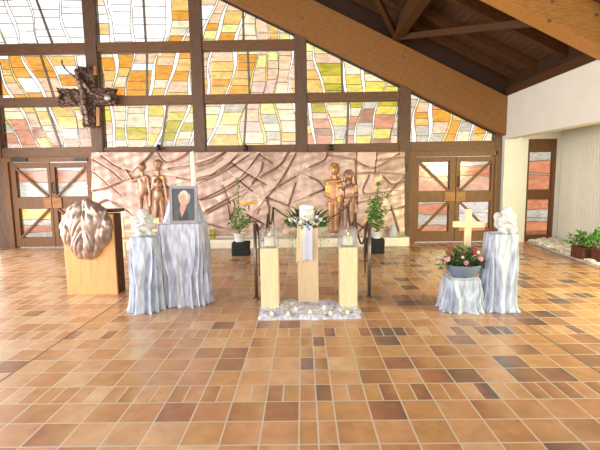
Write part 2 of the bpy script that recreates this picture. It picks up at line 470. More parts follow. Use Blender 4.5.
# bolts on the raking beam
for pts in (((403, 38), (403, 56), (406, 70)), ((302, 18), (303, 30))):
    bm = bmesh.new()
    for q in pts:
        p = P(*q, YW-0.16); tube(bm, [p+Vector((0, 0.02, 0)), p+Vector((0, -0.015, 0))], 0.022, 8)
    trim(bm, M_steel)
bm = bmesh.new()
prism(bm, [(-2.3, zlow(-2.3)-0.035), (4.7, zlow(4.7)-0.035), (4.7, zlow(4.7)+0.01), (-2.3, zlow(-2.3)+0.01)], YW+0.04, YW+0.12)
trim(bm, M_blackp)
# ------------------------------------------------------------------ roof
def zroof(X): return 6.42-0.49*X
RX = -5.2                                # ridge
bm = bmesh.new()
prism(bm, [(RX, zroof(RX)), (5.1, zroof(5.1)), (5.1, zroof(5.1)+0.12), (RX, zroof(RX)+0.12)], -4.5, 10.6)
prism(bm, [(-10.4, zroof(RX)-2.2), (RX, zroof(RX)), (RX, zroof(RX)+0.12), (-10.4, zroof(RX)-2.08)], -4.5, 10.6)
ceil = struct('ceiling', bm, None)
def board_mat():
    m, nt, b = new_mat('dark_roof_boards')
    tc = nd(nt, 'ShaderNodeTexCoord'); sp = nd(nt, 'ShaderNodeSeparateXYZ'); nt.links.new(tc.outputs['Object'], sp.inputs[0])
    f = mth(nt, 'DIVIDE', sp.outputs[0], 0.13)
    u = mth(nt, 'FRACT', f)
    g = mth(nt, 'GREATER_THAN', mth(nt, 'MINIMUM', u, mth(nt, 'SUBTRACT', 1.0, u)), 0.06)
    wn = nd(nt, 'ShaderNodeTexWhiteNoise', noise_dimensions='1D'); nt.links.new(mth(nt, 'FLOOR', f), wn.inputs['W'])
    c1 = mixc(nt, wn.outputs[0], lin((70, 45, 28)), lin((86, 56, 34)))
    nt.links.new(mixc(nt, g, lin((40, 26, 18)), c1), b.inputs['Base Color'])
    b.inputs['Roughness'].default_value = 0.6
    bp = nd(nt, 'ShaderNodeBump'); bp.inputs['Distance'].default_value = 0.01; nt.links.new(g, bp.inputs['Height']); nt.links.new(bp.outputs[0], b.inputs['Normal'])
    return m
ceil.data.materials.append(board_mat())
for Y in (1.0, 2.0, 3.0, 4.0, 5.0, 6.0, 8.05, 9.05, 9.85):
    trim(raking(RX, 4.95, Y-0.07, Y+0.07, lambda X: zroof(X)-0.2, lambda X: zroof(X)-0.005), M_raft)
# purlin that runs towards the viewer, and its two braces
bm = bmesh.new(); box(bm, 2.12, 2.34, 7.0, YW+0.05, ztop(2.23)+0.02, zroof(2.23)-0.21, 0.01); trim(bm, M_raft)
bm = bmesh.new(); box(bm, -1.5, -1.28, 7.0, YW+0.05, ztop(-1.4)+0.02, zroof(-1.4)-0.21, 0.01); trim(bm, M_raft)
bm = bmesh.new(); bar(bm, (2.3, 9.9, ztop(2.3)+0.1), (3.85, 6.98, ztop(3.85)+0.12), 0.1, 0.12); trim(bm, M_raft)
bm = bmesh.new(); bar(bm, (2.15, 9.9, ztop(2.15)+0.1), (0.6, 6.98, ztop(0.6)+0.12), 0.1, 0.12); trim(bm, M_raft)
bm = bmesh.new(); prism(bm, [(RX, ztop(RX)-.2), (4.95, ztop(4.95)-.2), (4.95, zroof(4.95)), (RX, zroof(RX))], YW+0.07, YW+0.2); trim(bm, M_board)
bm = bmesh.new(); box(bm, XR+0.1, XR+0.24, -4.0, YW+0.06, 3.67, zroof(XR+0.17)+0.02); trim(bm, M_board)
# the nearer raking beam, resting on the right wall
def zf0(X): return 5.83-0.49*X
def zf1(X): return 6.9-0.49*X
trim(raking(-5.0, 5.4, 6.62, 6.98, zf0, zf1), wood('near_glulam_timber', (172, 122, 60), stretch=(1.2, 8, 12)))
bm = bmesh.new()
for q in ((552, 2), (549, 21), (596, 15)):
    p = P(*q, 6.62); tube(bm, [p+Vector((0, 0.02, 0)), p+Vector((0, -0.015, 0))], 0.02, 8)
trim(bm, M_steel)
# eaves plate on the right wall
bm = bmesh.new(); box(bm, XR-0.02, XR+0.28, -4.0, YW-0.02, 3.50, 3.68, 0.01); trim(bm, M_raft)
# ------------------------------------------------------------------ right wall: upper wall, pillar, side aisle
bm = bmesh.new(); box(bm, XR, XR+0.28, -4.0, YW+0.05, 2.50, 3.50, 0.01)
struct('wall_right', bm, M_white)
pr = P(526, 200, YW-0.1).x
bm = bmesh.new(); box(bm, XR+0.005, pr, YW-0.1, YW+0.3, 0, 2.50, 0.008)
bmesh.ops.recalc_face_normals(bm, faces=bm.faces[:])
struct('wall_pillar', bm, M_white)
# side aisle: glazed panel, pleated wall, flat ceiling
bm = bmesh.new(); box(bm, XR+0.28, 7.3, 2.0, 10.6, 2.95, 3.05); struct('ceiling', bm, M_white).name = 'ceiling_aisle'
ca, cb = Vector((6.34, 10.32, 0)), Vector((5.62, 6.2, 0))
dcb = (cb-ca).normalized(); ncb = Vector((dcb.y, -dcb.x, 0))
if ncb.x > 0: ncb = -ncb
bm = bmesh.new(); pr0 = []; pr1 = []
N = 260
for i in range(N+1):
    t = i/N*(cb-ca).length
    off = 0.022*math.sin(2*PI*t/0.115)+0.008*math.sin(t*9.1)
    p = ca+dcb*t+ncb*off
    pr0.append((bm.verts.new((p.x, p.y, 0.0)), bm.verts.new((p.x, p.y, 2.93))))
    q = ca+dcb*t-ncb*0.08
    pr1.append((bm.verts.new((q.x, q.y, 0.0)), bm.verts.new((q.x, q.y, 2.93))))
for i in range(N):
    bm.faces.new((pr0[i][0], pr0[i+1][0], pr0[i+1][1], pr0[i][1])); bm.faces.new((pr1[i][0], pr1[i][1], pr1[i+1][1], pr1[i+1][0]))
    bm.faces.new((pr0[i][1], pr0[i+1][1], pr1[i+1][1], pr1[i][1]))
struct('wall_aisle', bm, plain('ivory_pleated_wall', (226, 222, 204), 0.75, 0, 0.03), smooth=True)
bm = bmesh.new(); box(bm, 6.3, 7.4, 10.36, 10.5, 0, 3.0); struct('wall_aisle_end', bm, M_white)

# ------------------------------------------------------------------ stained glass
YG = YW+0.13
def hue(px, py, r):
    # colour of the glass by its place on the wall
    R = r.random()
    pick = lambda *c: c[int(r.random()*len(c)) % len(c)]
    WHT, CRM, PCH, ORG_, AMB, YEL, OLV = (250, 250, 246), (252, 236, 200), (250, 212, 176), (246, 172, 70), (250, 204, 122), (244, 222, 110), (206, 190, 70)
    SAL, BRN, GRY, PNK, LYE = (226, 158, 124), (190, 140, 112), (214, 202, 184), (244, 206, 190), (250, 240, 160)
    if py < 48:
        if px < 160: return WHT if R < .92 else pick(LYE, (250, 216, 150), CRM)
        if px < 205: return pick(ORG_, AMB, CRM, WHT, AMB)
        if px < 245: return pick(ORG_, AMB, AMB, LYE, PCH)
        return pick(LYE, PCH, CRM, AMB, PCH)
    if py < 100:
        if px < 55: return pick(ORG_, PCH, WHT, AMB, ORG_, PCH, AMB)
        if px < 100: return pick(WHT, AMB, ORG_, WHT, CRM)
        if px < 195: return pick(ORG_, AMB, AMB, PCH, WHT, ORG_, CRM)
        if px < 250: return pick(ORG_, AMB, PCH, PCH, AMB)
        if px < 300: return pick(PCH, CRM, PNK, LYE, PCH)
        if px < 330: return pick(CRM, AMB, PCH, LYE, CRM)
        return pick(OLV, YEL, CRM, OLV, YEL, AMB)
    if py < 155:
        if px < 100:
            return pick(CRM, PCH, CRM, YEL, AMB) if py < 124 else pick(SAL, PNK, GRY, YEL, BRN, SAL)
        if px < 200:
            return pick(AMB, CRM, PCH, ORG_, CRM, YEL) if py < 118 else pick(CRM, YEL, OLV, GRY, PCH, CRM, PCH)
        if px < 300: return pick(PCH, CRM, PNK, GRY, LYE, CRM, AMB)
        if px < 400:
            return pick(YEL, OLV, CRM, GRY) if py < 112 else pick(SAL, BRN, GRY, YEL, SAL, PCH)
        return pick(SAL, GRY, CRM, ORG_, PCH, AMB)
    return pick(SAL, GRY, SAL, PCH, (222, 214, 200), BRN)
LEAN = [(-60, .5), (0, .45), (60, .40), (95, .12), (130, -.05), (165, -.28), (235, -.25), (270, .02), (330, .16), (370, -.12), (420, -.25), (520, -.25)]
def lean(u):
    return np.interp(u, [a for a, _ in LEAN], [b for _, b in LEAN])
def curve_x(u0, v):
    return u0+lean(u0)*(v-90)+3.2*math.sin(v/19.0+u0/23.0)+1.6*math.sin(v/8.5+u0/9.0)
rg = random.Random(5)
US = []
u = -150.0
while u < 560:
    gap = rg.uniform(10, 21); US.append((u, gap, False)); u += gap
    fl = rg.uniform(1.6, 4.2); US.append((u, fl, True)); u += fl
def glass_bay(name, poly_w, seed, mid=None, bands=None, mullion=True):
    """poly_w: the opening, convex and counter-clockwise, in wall metres (x, z)."""
    r = random.Random(seed)
    root = None
    bg_ = bmesh.new(); bl = bmesh.new()
    cl = bg_.loops.layers.float_color.new('Col')
    def w2(u_, v_): 
        p = P(u_, v_, YW); return (p.x, p.z)
    def addpoly(pp, c):
        pp = clip_poly(pp, poly_w)
        if len(pp) < 3: return
        try: f = bg_.faces.new([bg_.verts.new((a, YG, b)) for a, b in pp])
        except ValueError: return
        k_ = 1.0 if min(c) > 235 else 0.76
        for l in f.loops: l[cl] = (*[x*k_ for x in lin(c)], 1)
    def addlead(a, b, wd=0.007):
        s = clip_seg(a, b, poly_w)
        if s and math.hypot(s[0][0]-s[1][0], s[0][1]-s[1][1]) > 0.01:
            bar(bl, (s[0][0], YG, s[0][1]), (s[1][0], YG, s[1][1]), 0.014, wd, up=(0, 0.999, 0.01))
    if bands is None:
        cx = [p[0] for p in poly_w]; cz = [p[1] for p in poly_w]
        # the photo-like range covered by this opening
        us = [300+(x*FPX/YW) for x in cx]; vs = [178-(z-HC)*FPX/YW*1.02 for z in cz]
        v0, v1 = min(vs)-14, max(vs)+14
        for (u0, gp, flame) in US:
            if u0 < min(us)-80 or u0 > max(us)+80: continue
            wv = lambda v: (1 if not flame else 0.35+0.65*abs(math.sin(v/26+u0)))
            nxt = lambda v: curve_x(u0+gp, v)
            vcuts = []
            if flame:
                vcuts = [v0+k*8 for k in range(int((v1-v0)/8)+2)]
            else:
                v = v0-r.uniform(0, 10)
                while v < v1+14:
                    vcuts.append(v); v += r.uniform(6, 15)
            for a, b in zip(vcuts, vcuts[1:]):
                A = [w2(curve_x(u0, a+(b-a)*t), a+(b-a)*t) for t in (0, .5, 1)]
                if flame:
                    B = [w2(curve_x(u0, v_)+(nxt(v_)-curve_x(u0, v_))*wv(v_), v_) for v_ in (a, (a+b)/2, b)]
                    C_ = [w2(nxt(v_), v_) for v_ in (a, (a+b)/2, b)]
                    col = (252, 250, 242) if (u0*7 % 5 < 3.6 or a < 50) else (250, 226, 120)
                    addpoly((A+B[::-1])[::-1], col)
                    addpoly((B+C_[::-1])[::-1], hue((curve_x(u0, a)), a, random.Random(int(u0*13))))
                    for k in (0, 1):
                        addlead(A[k], A[k+1]); addlead(B[k], B[k+1])
                else:
                    B = [w2(nxt(a+(b-a)*t), a+(b-a)*t) for t in (0, .5, 1)]
                    xm = (curve_x(u0, (a+b)/2)+nxt((a+b)/2))/2
                    addpoly((A+B[::-1])[::-1], hue(xm, (a+b)/2, r))
                    addlead(A[0], B[0], 0.007)
    else:
        # straight horizontal bands (door glass): list of (fraction from top, colour)
        x0, x1 = min(p[0] for p in poly_w), max(p[0] for p in poly_w); z0, z1 = min(p[1] for p in poly_w), max(p[1] for p in poly_w)
        n = 10
        for (f0, c0), (f1, _) in zip(bands, bands[1:]+[(1.0, None)]):
            za, zb = z1-(z1-z0)*f0, z1-(z1-z0)*f1
            for k in range(n):
                xa, xb = x0+(x1-x0)*k/n, x0+(x1-x0)*(k+1)/n
                wob = lambda x, f: 0.018*math.sin(x*4+f*9) if 0.01 < f < .99 else 0
                pp = [(xa, zb+wob(xa, f1)), (xb, zb+wob(xb, f1)), (xb, za+wob(xb, f0)), (xa, za+wob(xa, f0))]
                addpoly(pp, c0)
                if f0 > 0.01: addlead(pp[3], pp[2], 0.018)
    if mid is not None:
        prev = None
        v0, v1 = mid[0][1], mid[1][1]
        a, b = w2(*mid[0]), w2(*mid[1])
        s = clip_seg(a, b, poly_w)
        if s: bar(bl, (s[0][0], YG, s[0][1]), (s[1][0], YG, s[1][1]), 0.05, 0.03, up=(0, 0.999, 0.01))
    # narrow dark edge round the opening
    n = len(poly_w)
    for i in range(n):
        a, b = poly_w[i], poly_w[(i+1) % n]
        bar(bl, (a[0], YG, a[1]), (b[0], YG, b[1]), 0.03, 0.03, up=(0, 0.999, 0.01))
    return bg_, bl
WIN = [0]
def window(poly, seed, mid=None):
    WIN[0] += 1
    a, b = glass_bay('w', poly, seed, mid)
    me = bpy.data.meshes.new('g'); a.to_mesh(me); a.free()
    o = link('window_%d' % WIN[0], me, M_stain); o['kind'] = 'structure'
    ORG[o.name] = Vector((0, 0, 0))
    obj('lead_lattice', b, M_lead, o)
def under(p): return clip_poly(p, [(-12, -5), (14, -5), (14, zlow(14)+.22), (-12, zlow(-12)+.22)])
def rect(x0, x1, z0, z1): return [(x0, z0), (x1, z0), (x1, z1), (x0, z1)]
z_a, z_b, z_c = (ZB['b3'][1], ZB['b2'][0]), (ZB['b2'][1], ZB['b1'][0]), (ZB['b1'][1], 5.98)
mids = {(-7.5, 0): ((43, 104), (59, 150)), (-7.5, 1): ((36, 50), (51, 97)), (-7.5, 2): ((31, -8), (50, 44)),
        (-5, 0): ((166, 102), (159, 150)), (-5, 1): ((145, 48), (145, 96)), (-5, 2): ((141, -8), (144, 44)),
        (-2.5, 0): ((246, 100), (243, 150)), (-2.5, 1): ((247, 46), (249, 96)), (-2.5, 2): ((242, -4), (243, 44)),
        (-.02, 0): ((349, 100), (347, 150)), (-.02, 1): ((342, 50), (343, 96))}
for i, (a, b) in enumerate(zip(allx, allx[1:])):
    x0, x1 = a+PW, b-PW
    zl = (DZ1 if b < -4.9 else z_a[0], z_a[1])
    window(rect(x0, x1, *zl), 10+i, mids.get((a, 0)))
    if b < 1:
        window(rect(x0, x1, *z_b), 20+i, mids.get((a, 1)))
    else:
        window(under(rect(x0, x1, z_b[0], 6.6)), 20+i, mids.get((a, 1)))
    if b < -2:
        window(rect(x0, x1, *z_c), 30+i, mids.get((a, 2)))
        window(rect(x0, x1, 6.2, 7.2), 40+i)
    elif b < 1:
        window(under(rect(x0, x1, z_c[0], 6.6)), 30+i, mids.get((a, 2)))
window(under(rect(2.48+PW, 4.69, DZ1, 6.6)), 71)
# side aisle glazed panel
SALM, GREY, WARM, YELO = (216, 140, 104), (196, 188, 174), (214, 170, 140), (244, 196, 70)
def panes_obj(name, x0, x1, z0, z1, bands, parent, seed=1):
    a, b = glass_bay('p', rect(x0, x1, z0, z1), seed, None, bands)
    me = bpy.data.meshes.new('g'); a.to_mesh(me); a.free()
    o = link(name, me, M_stain, parent)
    obj('lead_lattice', b, M_lead, o)
    return o
def frame_bars(x0, x1, zs, y0, y1, wl, wr, hs):
    """stiles and rails of one leaf; zs: list of rail (z0, z1)"""
    bm = bmesh.new()
    box(bm, x0, x0+wl, y0, y1, zs[0][0], zs[-1][1], 0.004); box(bm, x1-wr, x1, y0, y1, zs[0][0], zs[-1][1], 0.004)
    for a, b in zs: box(bm, x0+wl-.002, x1-wr+.002, y0+.004, y1-.004, a, b, 0.003)
    return bm
q = lambda x, y: P(x, y, YW+0.1)
xa, xb = q(526, 200).x, q(553.5, 200).x
zt = [q(540, y).z for y in (139, 151.5, 190, 199, 235, 240)]
bm = bmesh.new(); box(bm, pr, xb+.6, YW+.07, YW+.2, zt[0], 3.0); box(bm, xb, xb+.6, YW+.09, YW+.2, 0, zt[0]); struct('wall_aisle_back', bm, M_white)
WIN[0] += 1
o = struct('window_%d' % WIN[0], frame_bars(xa, xb, [(0.0, zt[4]), (zt[3], zt[2]), (zt[1], zt[0])], YW+0.08, YW+0.2, 0.03, 0.07, None), M_door)
panes_obj('glass', xa+.02, xb-.06, zt[2], zt[1], [(0, GREY), (.24, SALM), (.56, WARM), (.6, SALM)], o)
panes_obj('glass', xa+.02, xb-.06, zt[4], zt[3], [(0, SALM), (.3, GREY), (.52, (188, 178, 166)), (.62, SALM)], o)

# ------------------------------------------------------------------ doors
DN = [0]
def double_door(x0, x1, ztp, pxs, leafs, bands):
    DN[0] += 1
    bm = bmesh.new()
    y0, y1 = YW+0.0, YW+0.2
    l0, l1 = leafs[0][0], leafs[1][1]
    zt_ = leafs[0][2]
    box(bm, x0, l0, y0, y1, 0, ztp, 0.006); box(bm, l1, x1, y0, y1, 0, ztp, 0.006); box(bm, l0-.002, l1+.002, y0, y1, zt_, ztp, 0.006)
    d = struct('door_%d' % DN[0], bm, M_door)
    for s, (a, b, zt2, panes) in enumerate(leafs):
        (pa, pb, u0, u1, v0, v1) = panes
        lf = obj('door_leaf', frame_bars(a+.006, b-.006, [(0.02, v0), (v1, u0), (u1, zt2-.01)], y0+.05, y0+.13, pa-a-.006, b-pb-.006, None), M_door, d)
        panes_obj('upper_glass', pa, pb, u0, u1, bands[s][0], lf, 3)
        panes_obj('lower_glass', pa, pb, v0, v1, bands[s][1], lf, 4)
        bm = bmesh.new()
        up = ((pa, u1), (pb, u0)) if s == 0 else ((pa, u0), (pb, u1))
        lo = ((pa, v0), (pb, v1)) if s == 0 else ((pa, v1), (pb, v0))
        for (A, B) in (up, lo):
            bar(bm, (A[0], y0+.07, A[1]), (B[0], y0+.07, B[1]), 0.05, 0.065, up=(0, 0.999, 0.01), ext=-0.02)
        obj('diagonal_brace', bm, M_door, lf)
        bm = bmesh.new()
        bx = (pb-.13, b-.01) if s == 0 else (a+.01, pa+.13)
        box(bm, bx[0], bx[1], y0+.02, y0+.06, v1+.005, u0-.005, 0.004)
        obj('lock_block', bm, M_block, lf)
        bm = bmesh.new()
        hx = (b-.05 if s == 0 else a+.06)
        if s == 1: tube(bm, [(hx, y0+.05, u0+.12), (hx, y0-.005, u0+.12), (hx, y0-.005, u0+.36), (hx, y0+.05, u0+.36)], 0.014, 8)
        if s == 1: obj('pull_handle', bm, M_blackp, lf)
        else: bm.free()
    return d
g = lambda x, y: P(x, y, YW+0.06)
def leaf(xs, ys, pxs, us, vs, my):
    return (g(xs[0], my).x, g(xs[1], my).x, g(sum(xs)/2, ys[0]).z, (g(pxs[0], my).x, g(pxs[1], my).x, g(sum(pxs)/2, us[1]).z, g(sum(pxs)/2, us[0]).z, g(sum(pxs)/2, vs[1]).z, g(sum(pxs)/2, vs[0]).z))
L1 = leaf((12.5, 52.5), (162, 247), (18, 49.5), (167.5, 197.5), (208.5, 238), 200)
L2 = leaf((52.5, 91), (162, 246), (57, 88.5), (167, 197), (208, 237.5), 200)
dd = double_door(-7.5+PW-.01, -5.0-PW+.01, DZ0, None, (L1, L2),
    (([(0, GREY), (.1, SALM), (.5, (214, 212, 200))], [(0, YELO), (.4, GREY), (.58, SALM), (.8, GREY)]),
     ([(0, (214, 214, 206)), (.12, SALM), (.5, GREY)], [(0, SALM), (.3, GREY), (.7, (196, 170, 150))])))
for xs in ((13, 29), (76, 89)):
    bm = bmesh.new(); a = g(xs[0], 160); b = g(xs[1], 160)
    box(bm, a.x, b.x, YW-.03, YW+.03, a.z-.04, a.z+.04, 0.006); obj('door_closer', bm, M_blackp, dd)
R1 = leaf((414.5, 455), (156.5, 241.5), (418.5, 449), (161.5, 191.5), (201.5, 232), 200)
R2 = leaf((455, 495), (156, 241), (459.5, 490.5), (161, 191), (201.5, 231.5), 200)
double_door(2.48+PW-.01, 4.69, DZ0, None, (R1, R2),
    (([(0, GREY), (.14, SALM), (.5, (230, 160, 130))], [(0, GREY), (.1, SALM), (.42, GREY), (.8, SALM)]),
     ([(0, (216, 208, 196)), (.14, SALM), (.5, (230, 176, 150))], [(0, (226, 216, 210)), (.4, (236, 222, 214)), (.75, SALM)])))
bm = bmesh.new(); p = P(406, 168, YW-.03); box(bm, p.x-.03, p.x+.03, YW-.05, YW+.0, p.z-.09, p.z+.09, .005)
tag(obj('lock_box', bm, M_blackp), 'small black box fixed on the timber post left of the right door', 'box')

# ------------------------------------------------------------------ ledge under the relief
la, lb = P(240, 240, 9.8).x, P(409, 240, 9.75).x
bm = bmesh.new(); box(bm, -4.9, lb, 9.70, 10.14, 0.0, 0.21, 0.012)
trim(bm, M_stone)

# ------------------------------------------------------------------ bronze relief wall
def Q(pts, ox, oy, s): return [(ox+x/s, oy+y/s) for x, y in pts]
RIDGES = []
for pl in ([(20, 120), (75, 165), (130, 210)], [(20, 75), (80, 110), (130, 150)], [(20, 190), (70, 180), (120, 160)], [(90, 235), (140, 262), (180, 300)],
           [(250, 30), (290, 82), (350, 66), (400, 20)], [(300, 108), (390, 95), (470, 70), (520, 40)], [(330, 140), (420, 150), (500, 105), (560, 60)],
           [(440, 150), (520, 110), (598, 58)], [(405, 222), (470, 210), (540, 172), (600, 128)], [(440, 265), (530, 215)], [(50, 60), (110, 100), (160, 118)],
           [(20, 250), (70, 225), (130, 245)], [(200, 90), (230, 60), (250, 20)], [(270, 170), (300, 180), (310, 230)]):
    RIDGES.append(Q(pl, 90, 140, 3.75))
for pl in ([(0, 72), (60, 55), (130, 0)], [(0, 127), (100, 95), (180, 15)], [(10, 222), (90, 185), (190, 120), (270, 20)], [(300, 217), (370, 130), (430, 20)],
           [(280, 117), (360, 70), (400, 10)], [(350, 165), (430, 120)], [(40, 280), (130, 235)], [(150, 60), (220, 108), (300, 155)], [(180, 135), (240, 185)],
           [(240, 150), (275, 100), (285, 60)], [(300, 215), (312, 260), (310, 310)], [(270, 20), (330, 60)], [(30, 330), (110, 350)], [(310, 215), (400, 250)], [(400, 250), (430, 150)],
           [(110, 160), (140, 240)], [(215, 290), (290, 330)]):
    RIDGES.append(Q(pl, 200, 150, 4.5))
for pl in ([(0, 70), (60, 40), (72, 0)], [(190, 0), (186, 120), (192, 220)], [(190, 50), (260, 72), (360, 15)], [(190, 97), (290, 92), (382, 102)], [(270, 0), (260, 90)],
           [(300, 112), (330, 140), (380, 128)], [(320, 172), (380, 110)], [(190, 215), (290, 195)], [(240, 105), (215, 175), (290, 172)], [(290, 215), (250, 270), (200, 330)],
           [(70, 20), (180, 40), (192, 60)], [(0, 185), (60, 160)], [(300, 250), (382, 230)], [(330, 230), (360, 330)], [(270, 40), (380, 30)], [(0, 110), (40, 130), (60, 160)], [(192, 300), (240, 330)]):
    RIDGES.append(Q(pl, 310, 150, 4.09))
def curve(p):
    if len(p) < 3: return p
    p = [np.array(a, float) for a in p]; p = [2*p[0]-p[1]]+p+[2*p[-1]-p[-2]]; out = []
    for i in range(1, len(p)-2):
        for t in (0, .25, .5, .75):
            out.append(tuple(.5*(2*p[i]+(p[i+1]-p[i-1])*t+(2*p[i-1]-5*p[i]+4*p[i+1]-p[i+2])*t*t+(3*p[i]-p[i-1]-3*p[i+1]+p[i+2])*t**3)))
    return out+[tuple(p[-2])]
def build_relief():
    pxs = np.arange(93.0, 404.4, 0.42); pys = np.arange(152.0, 236.4, 0.42)
    X, Y = np.meshgrid(pxs, pys)
    H = np.zeros_like(X)
    for k, pl in enumerate([curve(p) for p in RIDGES]):
        D = np.full_like(X, 1e9); S = np.zeros_like(X)
        for (ax, ay), (bx, by) in zip(pl, pl[1:]):
            dx, dy = bx-ax, by-ay; L2_ = dx*dx+dy*dy
            t = np.clip(((X-ax)*dx+(Y-ay)*dy)/L2_, 0, 1)
            d = np.hypot(X-ax-t*dx, Y-ay-t*dy); s = (X-ax)*dy-(Y-ay)*dx
            m = d < D; D[m] = d[m]; S[m] = s[m]
        side = np.where(S > 0, 1.0, 0.0) if dx >= 0 else np.where(S < 0, 1.0, 0.0)
        amp = 0.05 if k % 3 else 0.068
        H += amp*side*np.exp(-D/13.0)*np.clip(D/0.5, 0, 1) - 0.075*np.exp(-(D/0.62)**2) - 0.015*(1-side)*np.exp(-D/3)
    H += 0.012*np.sin(X/7+np.sin(Y/9)*2)*np.sin(Y/6+X/31)+0.008*np.sin(X/2.3+Y/3.1)*np.sin(Y/2.7-X/5.0)
    H = np.clip(H, -0.10, 0.14)
    H[0, :] = 0; H[-1, :] = 0; H[:, 0] = 0; H[:, -1] = 0
    bm = bmesh.new(); V = []
    for j in range(len(pys)):
        row = []
        for i in range(len(pxs)):
            p = P(float(pxs[i]), float(pys[j]), 10.06)
            row.append(bm.verts.new((p.x, 10.02-float(H[j, i]), p.z)))
        V.append(row)
    for j in range(len(pys)-1):
        for i in range(len(pxs)-1): bm.faces.new((V[j][i], V[j+1][i], V[j+1][i+1], V[j][i+1]))
    rim = [V[0][i] for i in range(len(pxs))]+[V[j][-1] for j in range(1, len(pys))]+[V[-1][i] for i in range(len(pxs)-2, -1, -1)]+[V[j][0] for j in range(len(pys)-2, 0, -1)]
    back = [bm.verts.new((v.co.x, 10.14, v.co.z)) for v in rim]
    n = len(rim)
    for i in range(n): bm.faces.new((rim[i], rim[(i+1) % n], back[(i+1) % n], back[i]))
    bm.faces.new(back)
    return bm
M_bronze = attr_mat('rosy_bronze', 0.42, 0.3, 0.14, 9, bump=0.12)
GOLD, ROSE, UMB = lin((232, 170, 60)), lin((200, 160, 136)), lin((138, 96, 70))
rl = thing('bronze_relief', 'long rosy bronze wall relief of folds and standing figures between the doors', 'relief', (P(248, 236, 10).x, 10.05, 0.21))
me = bpy.data.meshes.new('r'); b_ = build_relief(); bmesh.ops.recalc_face_normals(b_, faces=b_.faces[:]); b_.to_mesh(me); b_.free()
def relief_col(co, n):
    k = noise.fractal(co*1.3, 1.0, 2.0, 3)
    t = min(1, max(0, 0.5+k*0.7))
    return tuple(a*(1-t)+b*t for a, b in zip(lin((180, 150, 136)), lin((206, 178, 164))))
paint(me, relief_col)
link('relief_panel', me, M_bronze, rl, True)
YF = 9.99
def fp(x, y, dy=0.0):
    p = P(x, y, YF); return Vector((p.x, YF+dy, p.z))
S = 0.0247
M_fig = attr_mat('brown_figure_bronze', 0.36, 0.5, 0.14, 9, bump=0.12)
def rfig(name, spec, golds, label=None, tone=(136, 92, 68)):
    bm = bmesh.new()
    for it in spec:
        if it[0] == 'e':
            _, x, y, rx, ry, rot, dep = it
            ball(bm, fp(x, y, -dep*.4), (rx*S, dep, ry*S), Matrix.Rotation(math.radians(rot), 3, 'Y'))
        else:
            _, x0, y0, x1, y1, r0, r1 = it[:7]; dep = it[7] if len(it) > 7 else -0.03
            capsule(bm, fp(x0, y0, dep), fp(x1, y1, dep), r0*S, r1*S)
    me = remesh(bm, 0.011, 3)
    gz = [(fp(x, y), r*S) for x, y, r in golds]
    tn = lin(tone)
    def col(co, n):
        for c, r in gz:
            if math.hypot(co.x-c.x, co.z-c.z) < r: return GOLD
        k = 0.5+0.5*noise.noise(co*6)
        return tuple(a*(1-k)+b*k for a, b in zip(tn, ROSE))
    paint(me, col)
    o = link(name, me, M_fig, rl, True)
    if label: o['label'] = label
    return o
rfig('relief_man', [('e', 141.2, 168, .7, 1.3, 0, .12), ('e', 142.3, 167, 3.6, 4.8, 0, .1), ('c', 137, 166, 142, 164, 1.6, 2.6), ('c', 142.5, 171, 143, 176, 1.8, 2.2),
     ('c', 139.5, 178, 147, 177, 2.6, 2.6), ('c', 141, 179, 141.5, 195, 3.2, 2.6), ('c', 146, 179, 145, 195, 3.0, 2.6), ('e', 143.3, 188, 5.2, 11, 0, .09),
     ('c', 141, 196, 141, 212, 2.7, 1.9), ('c', 141, 212, 142.5, 229, 1.9, 1.5), ('c', 146.5, 196, 149.5, 214, 2.7, 1.9), ('c', 149.5, 214, 150, 230, 1.9, 1.5),
     ('c', 139, 179, 134, 181, 1.7, 1.5, -.07), ('c', 134, 181, 127, 171, 1.5, 1.2, -.07), ('e', 125.2, 167, 2.9, 4.2, 20, .06),
     ('c', 148.5, 178, 150.5, 193, 1.7, 1.3, -.05), ('c', 150.5, 193, 151, 206, 1.3, 1.0, -.05)], [])
rfig('relief_woman', [('e', 158.2, 167, .7, 1.3, 0, .12), ('e', 158.4, 166, 3.6, 4.8, 0, .1), ('e', 158.4, 163.5, 4.4, 4.2, 0, .09), ('c', 158.4, 170, 158.5, 175, 1.6, 2.0), ('c', 155.5, 177, 162.5, 177, 2.3, 2.3),
     ('e', 158.6, 183, 4.6, 8, 0, .09), ('e', 156.6, 181, 2.0, 2.0, 0, .12), ('e', 160.8, 181, 2.0, 2.0, 0, .12), ('e', 158.8, 195, 5, 8, 0, .09), ('c', 157, 198, 156.5, 216, 2.8, 1.9), ('c', 156.5, 216, 158.5, 231, 1.9, 1.4),
     ('c', 161.5, 198, 163.5, 215, 2.8, 1.9), ('c', 163.5, 215, 164, 231, 1.9, 1.4), ('c', 154.5, 177.5, 152.8, 189, 1.6, 1.2, -.05), ('c', 152.8, 189, 156.5, 186, 1.2, 1.0, -.09),
     ('c', 163.5, 177, 166, 188, 1.6, 1.3, -.05), ('c', 166, 188, 167.5, 199, 1.3, 1.0, -.05)], [(163.5, 176, 2.0), (166, 199, 2.5)])
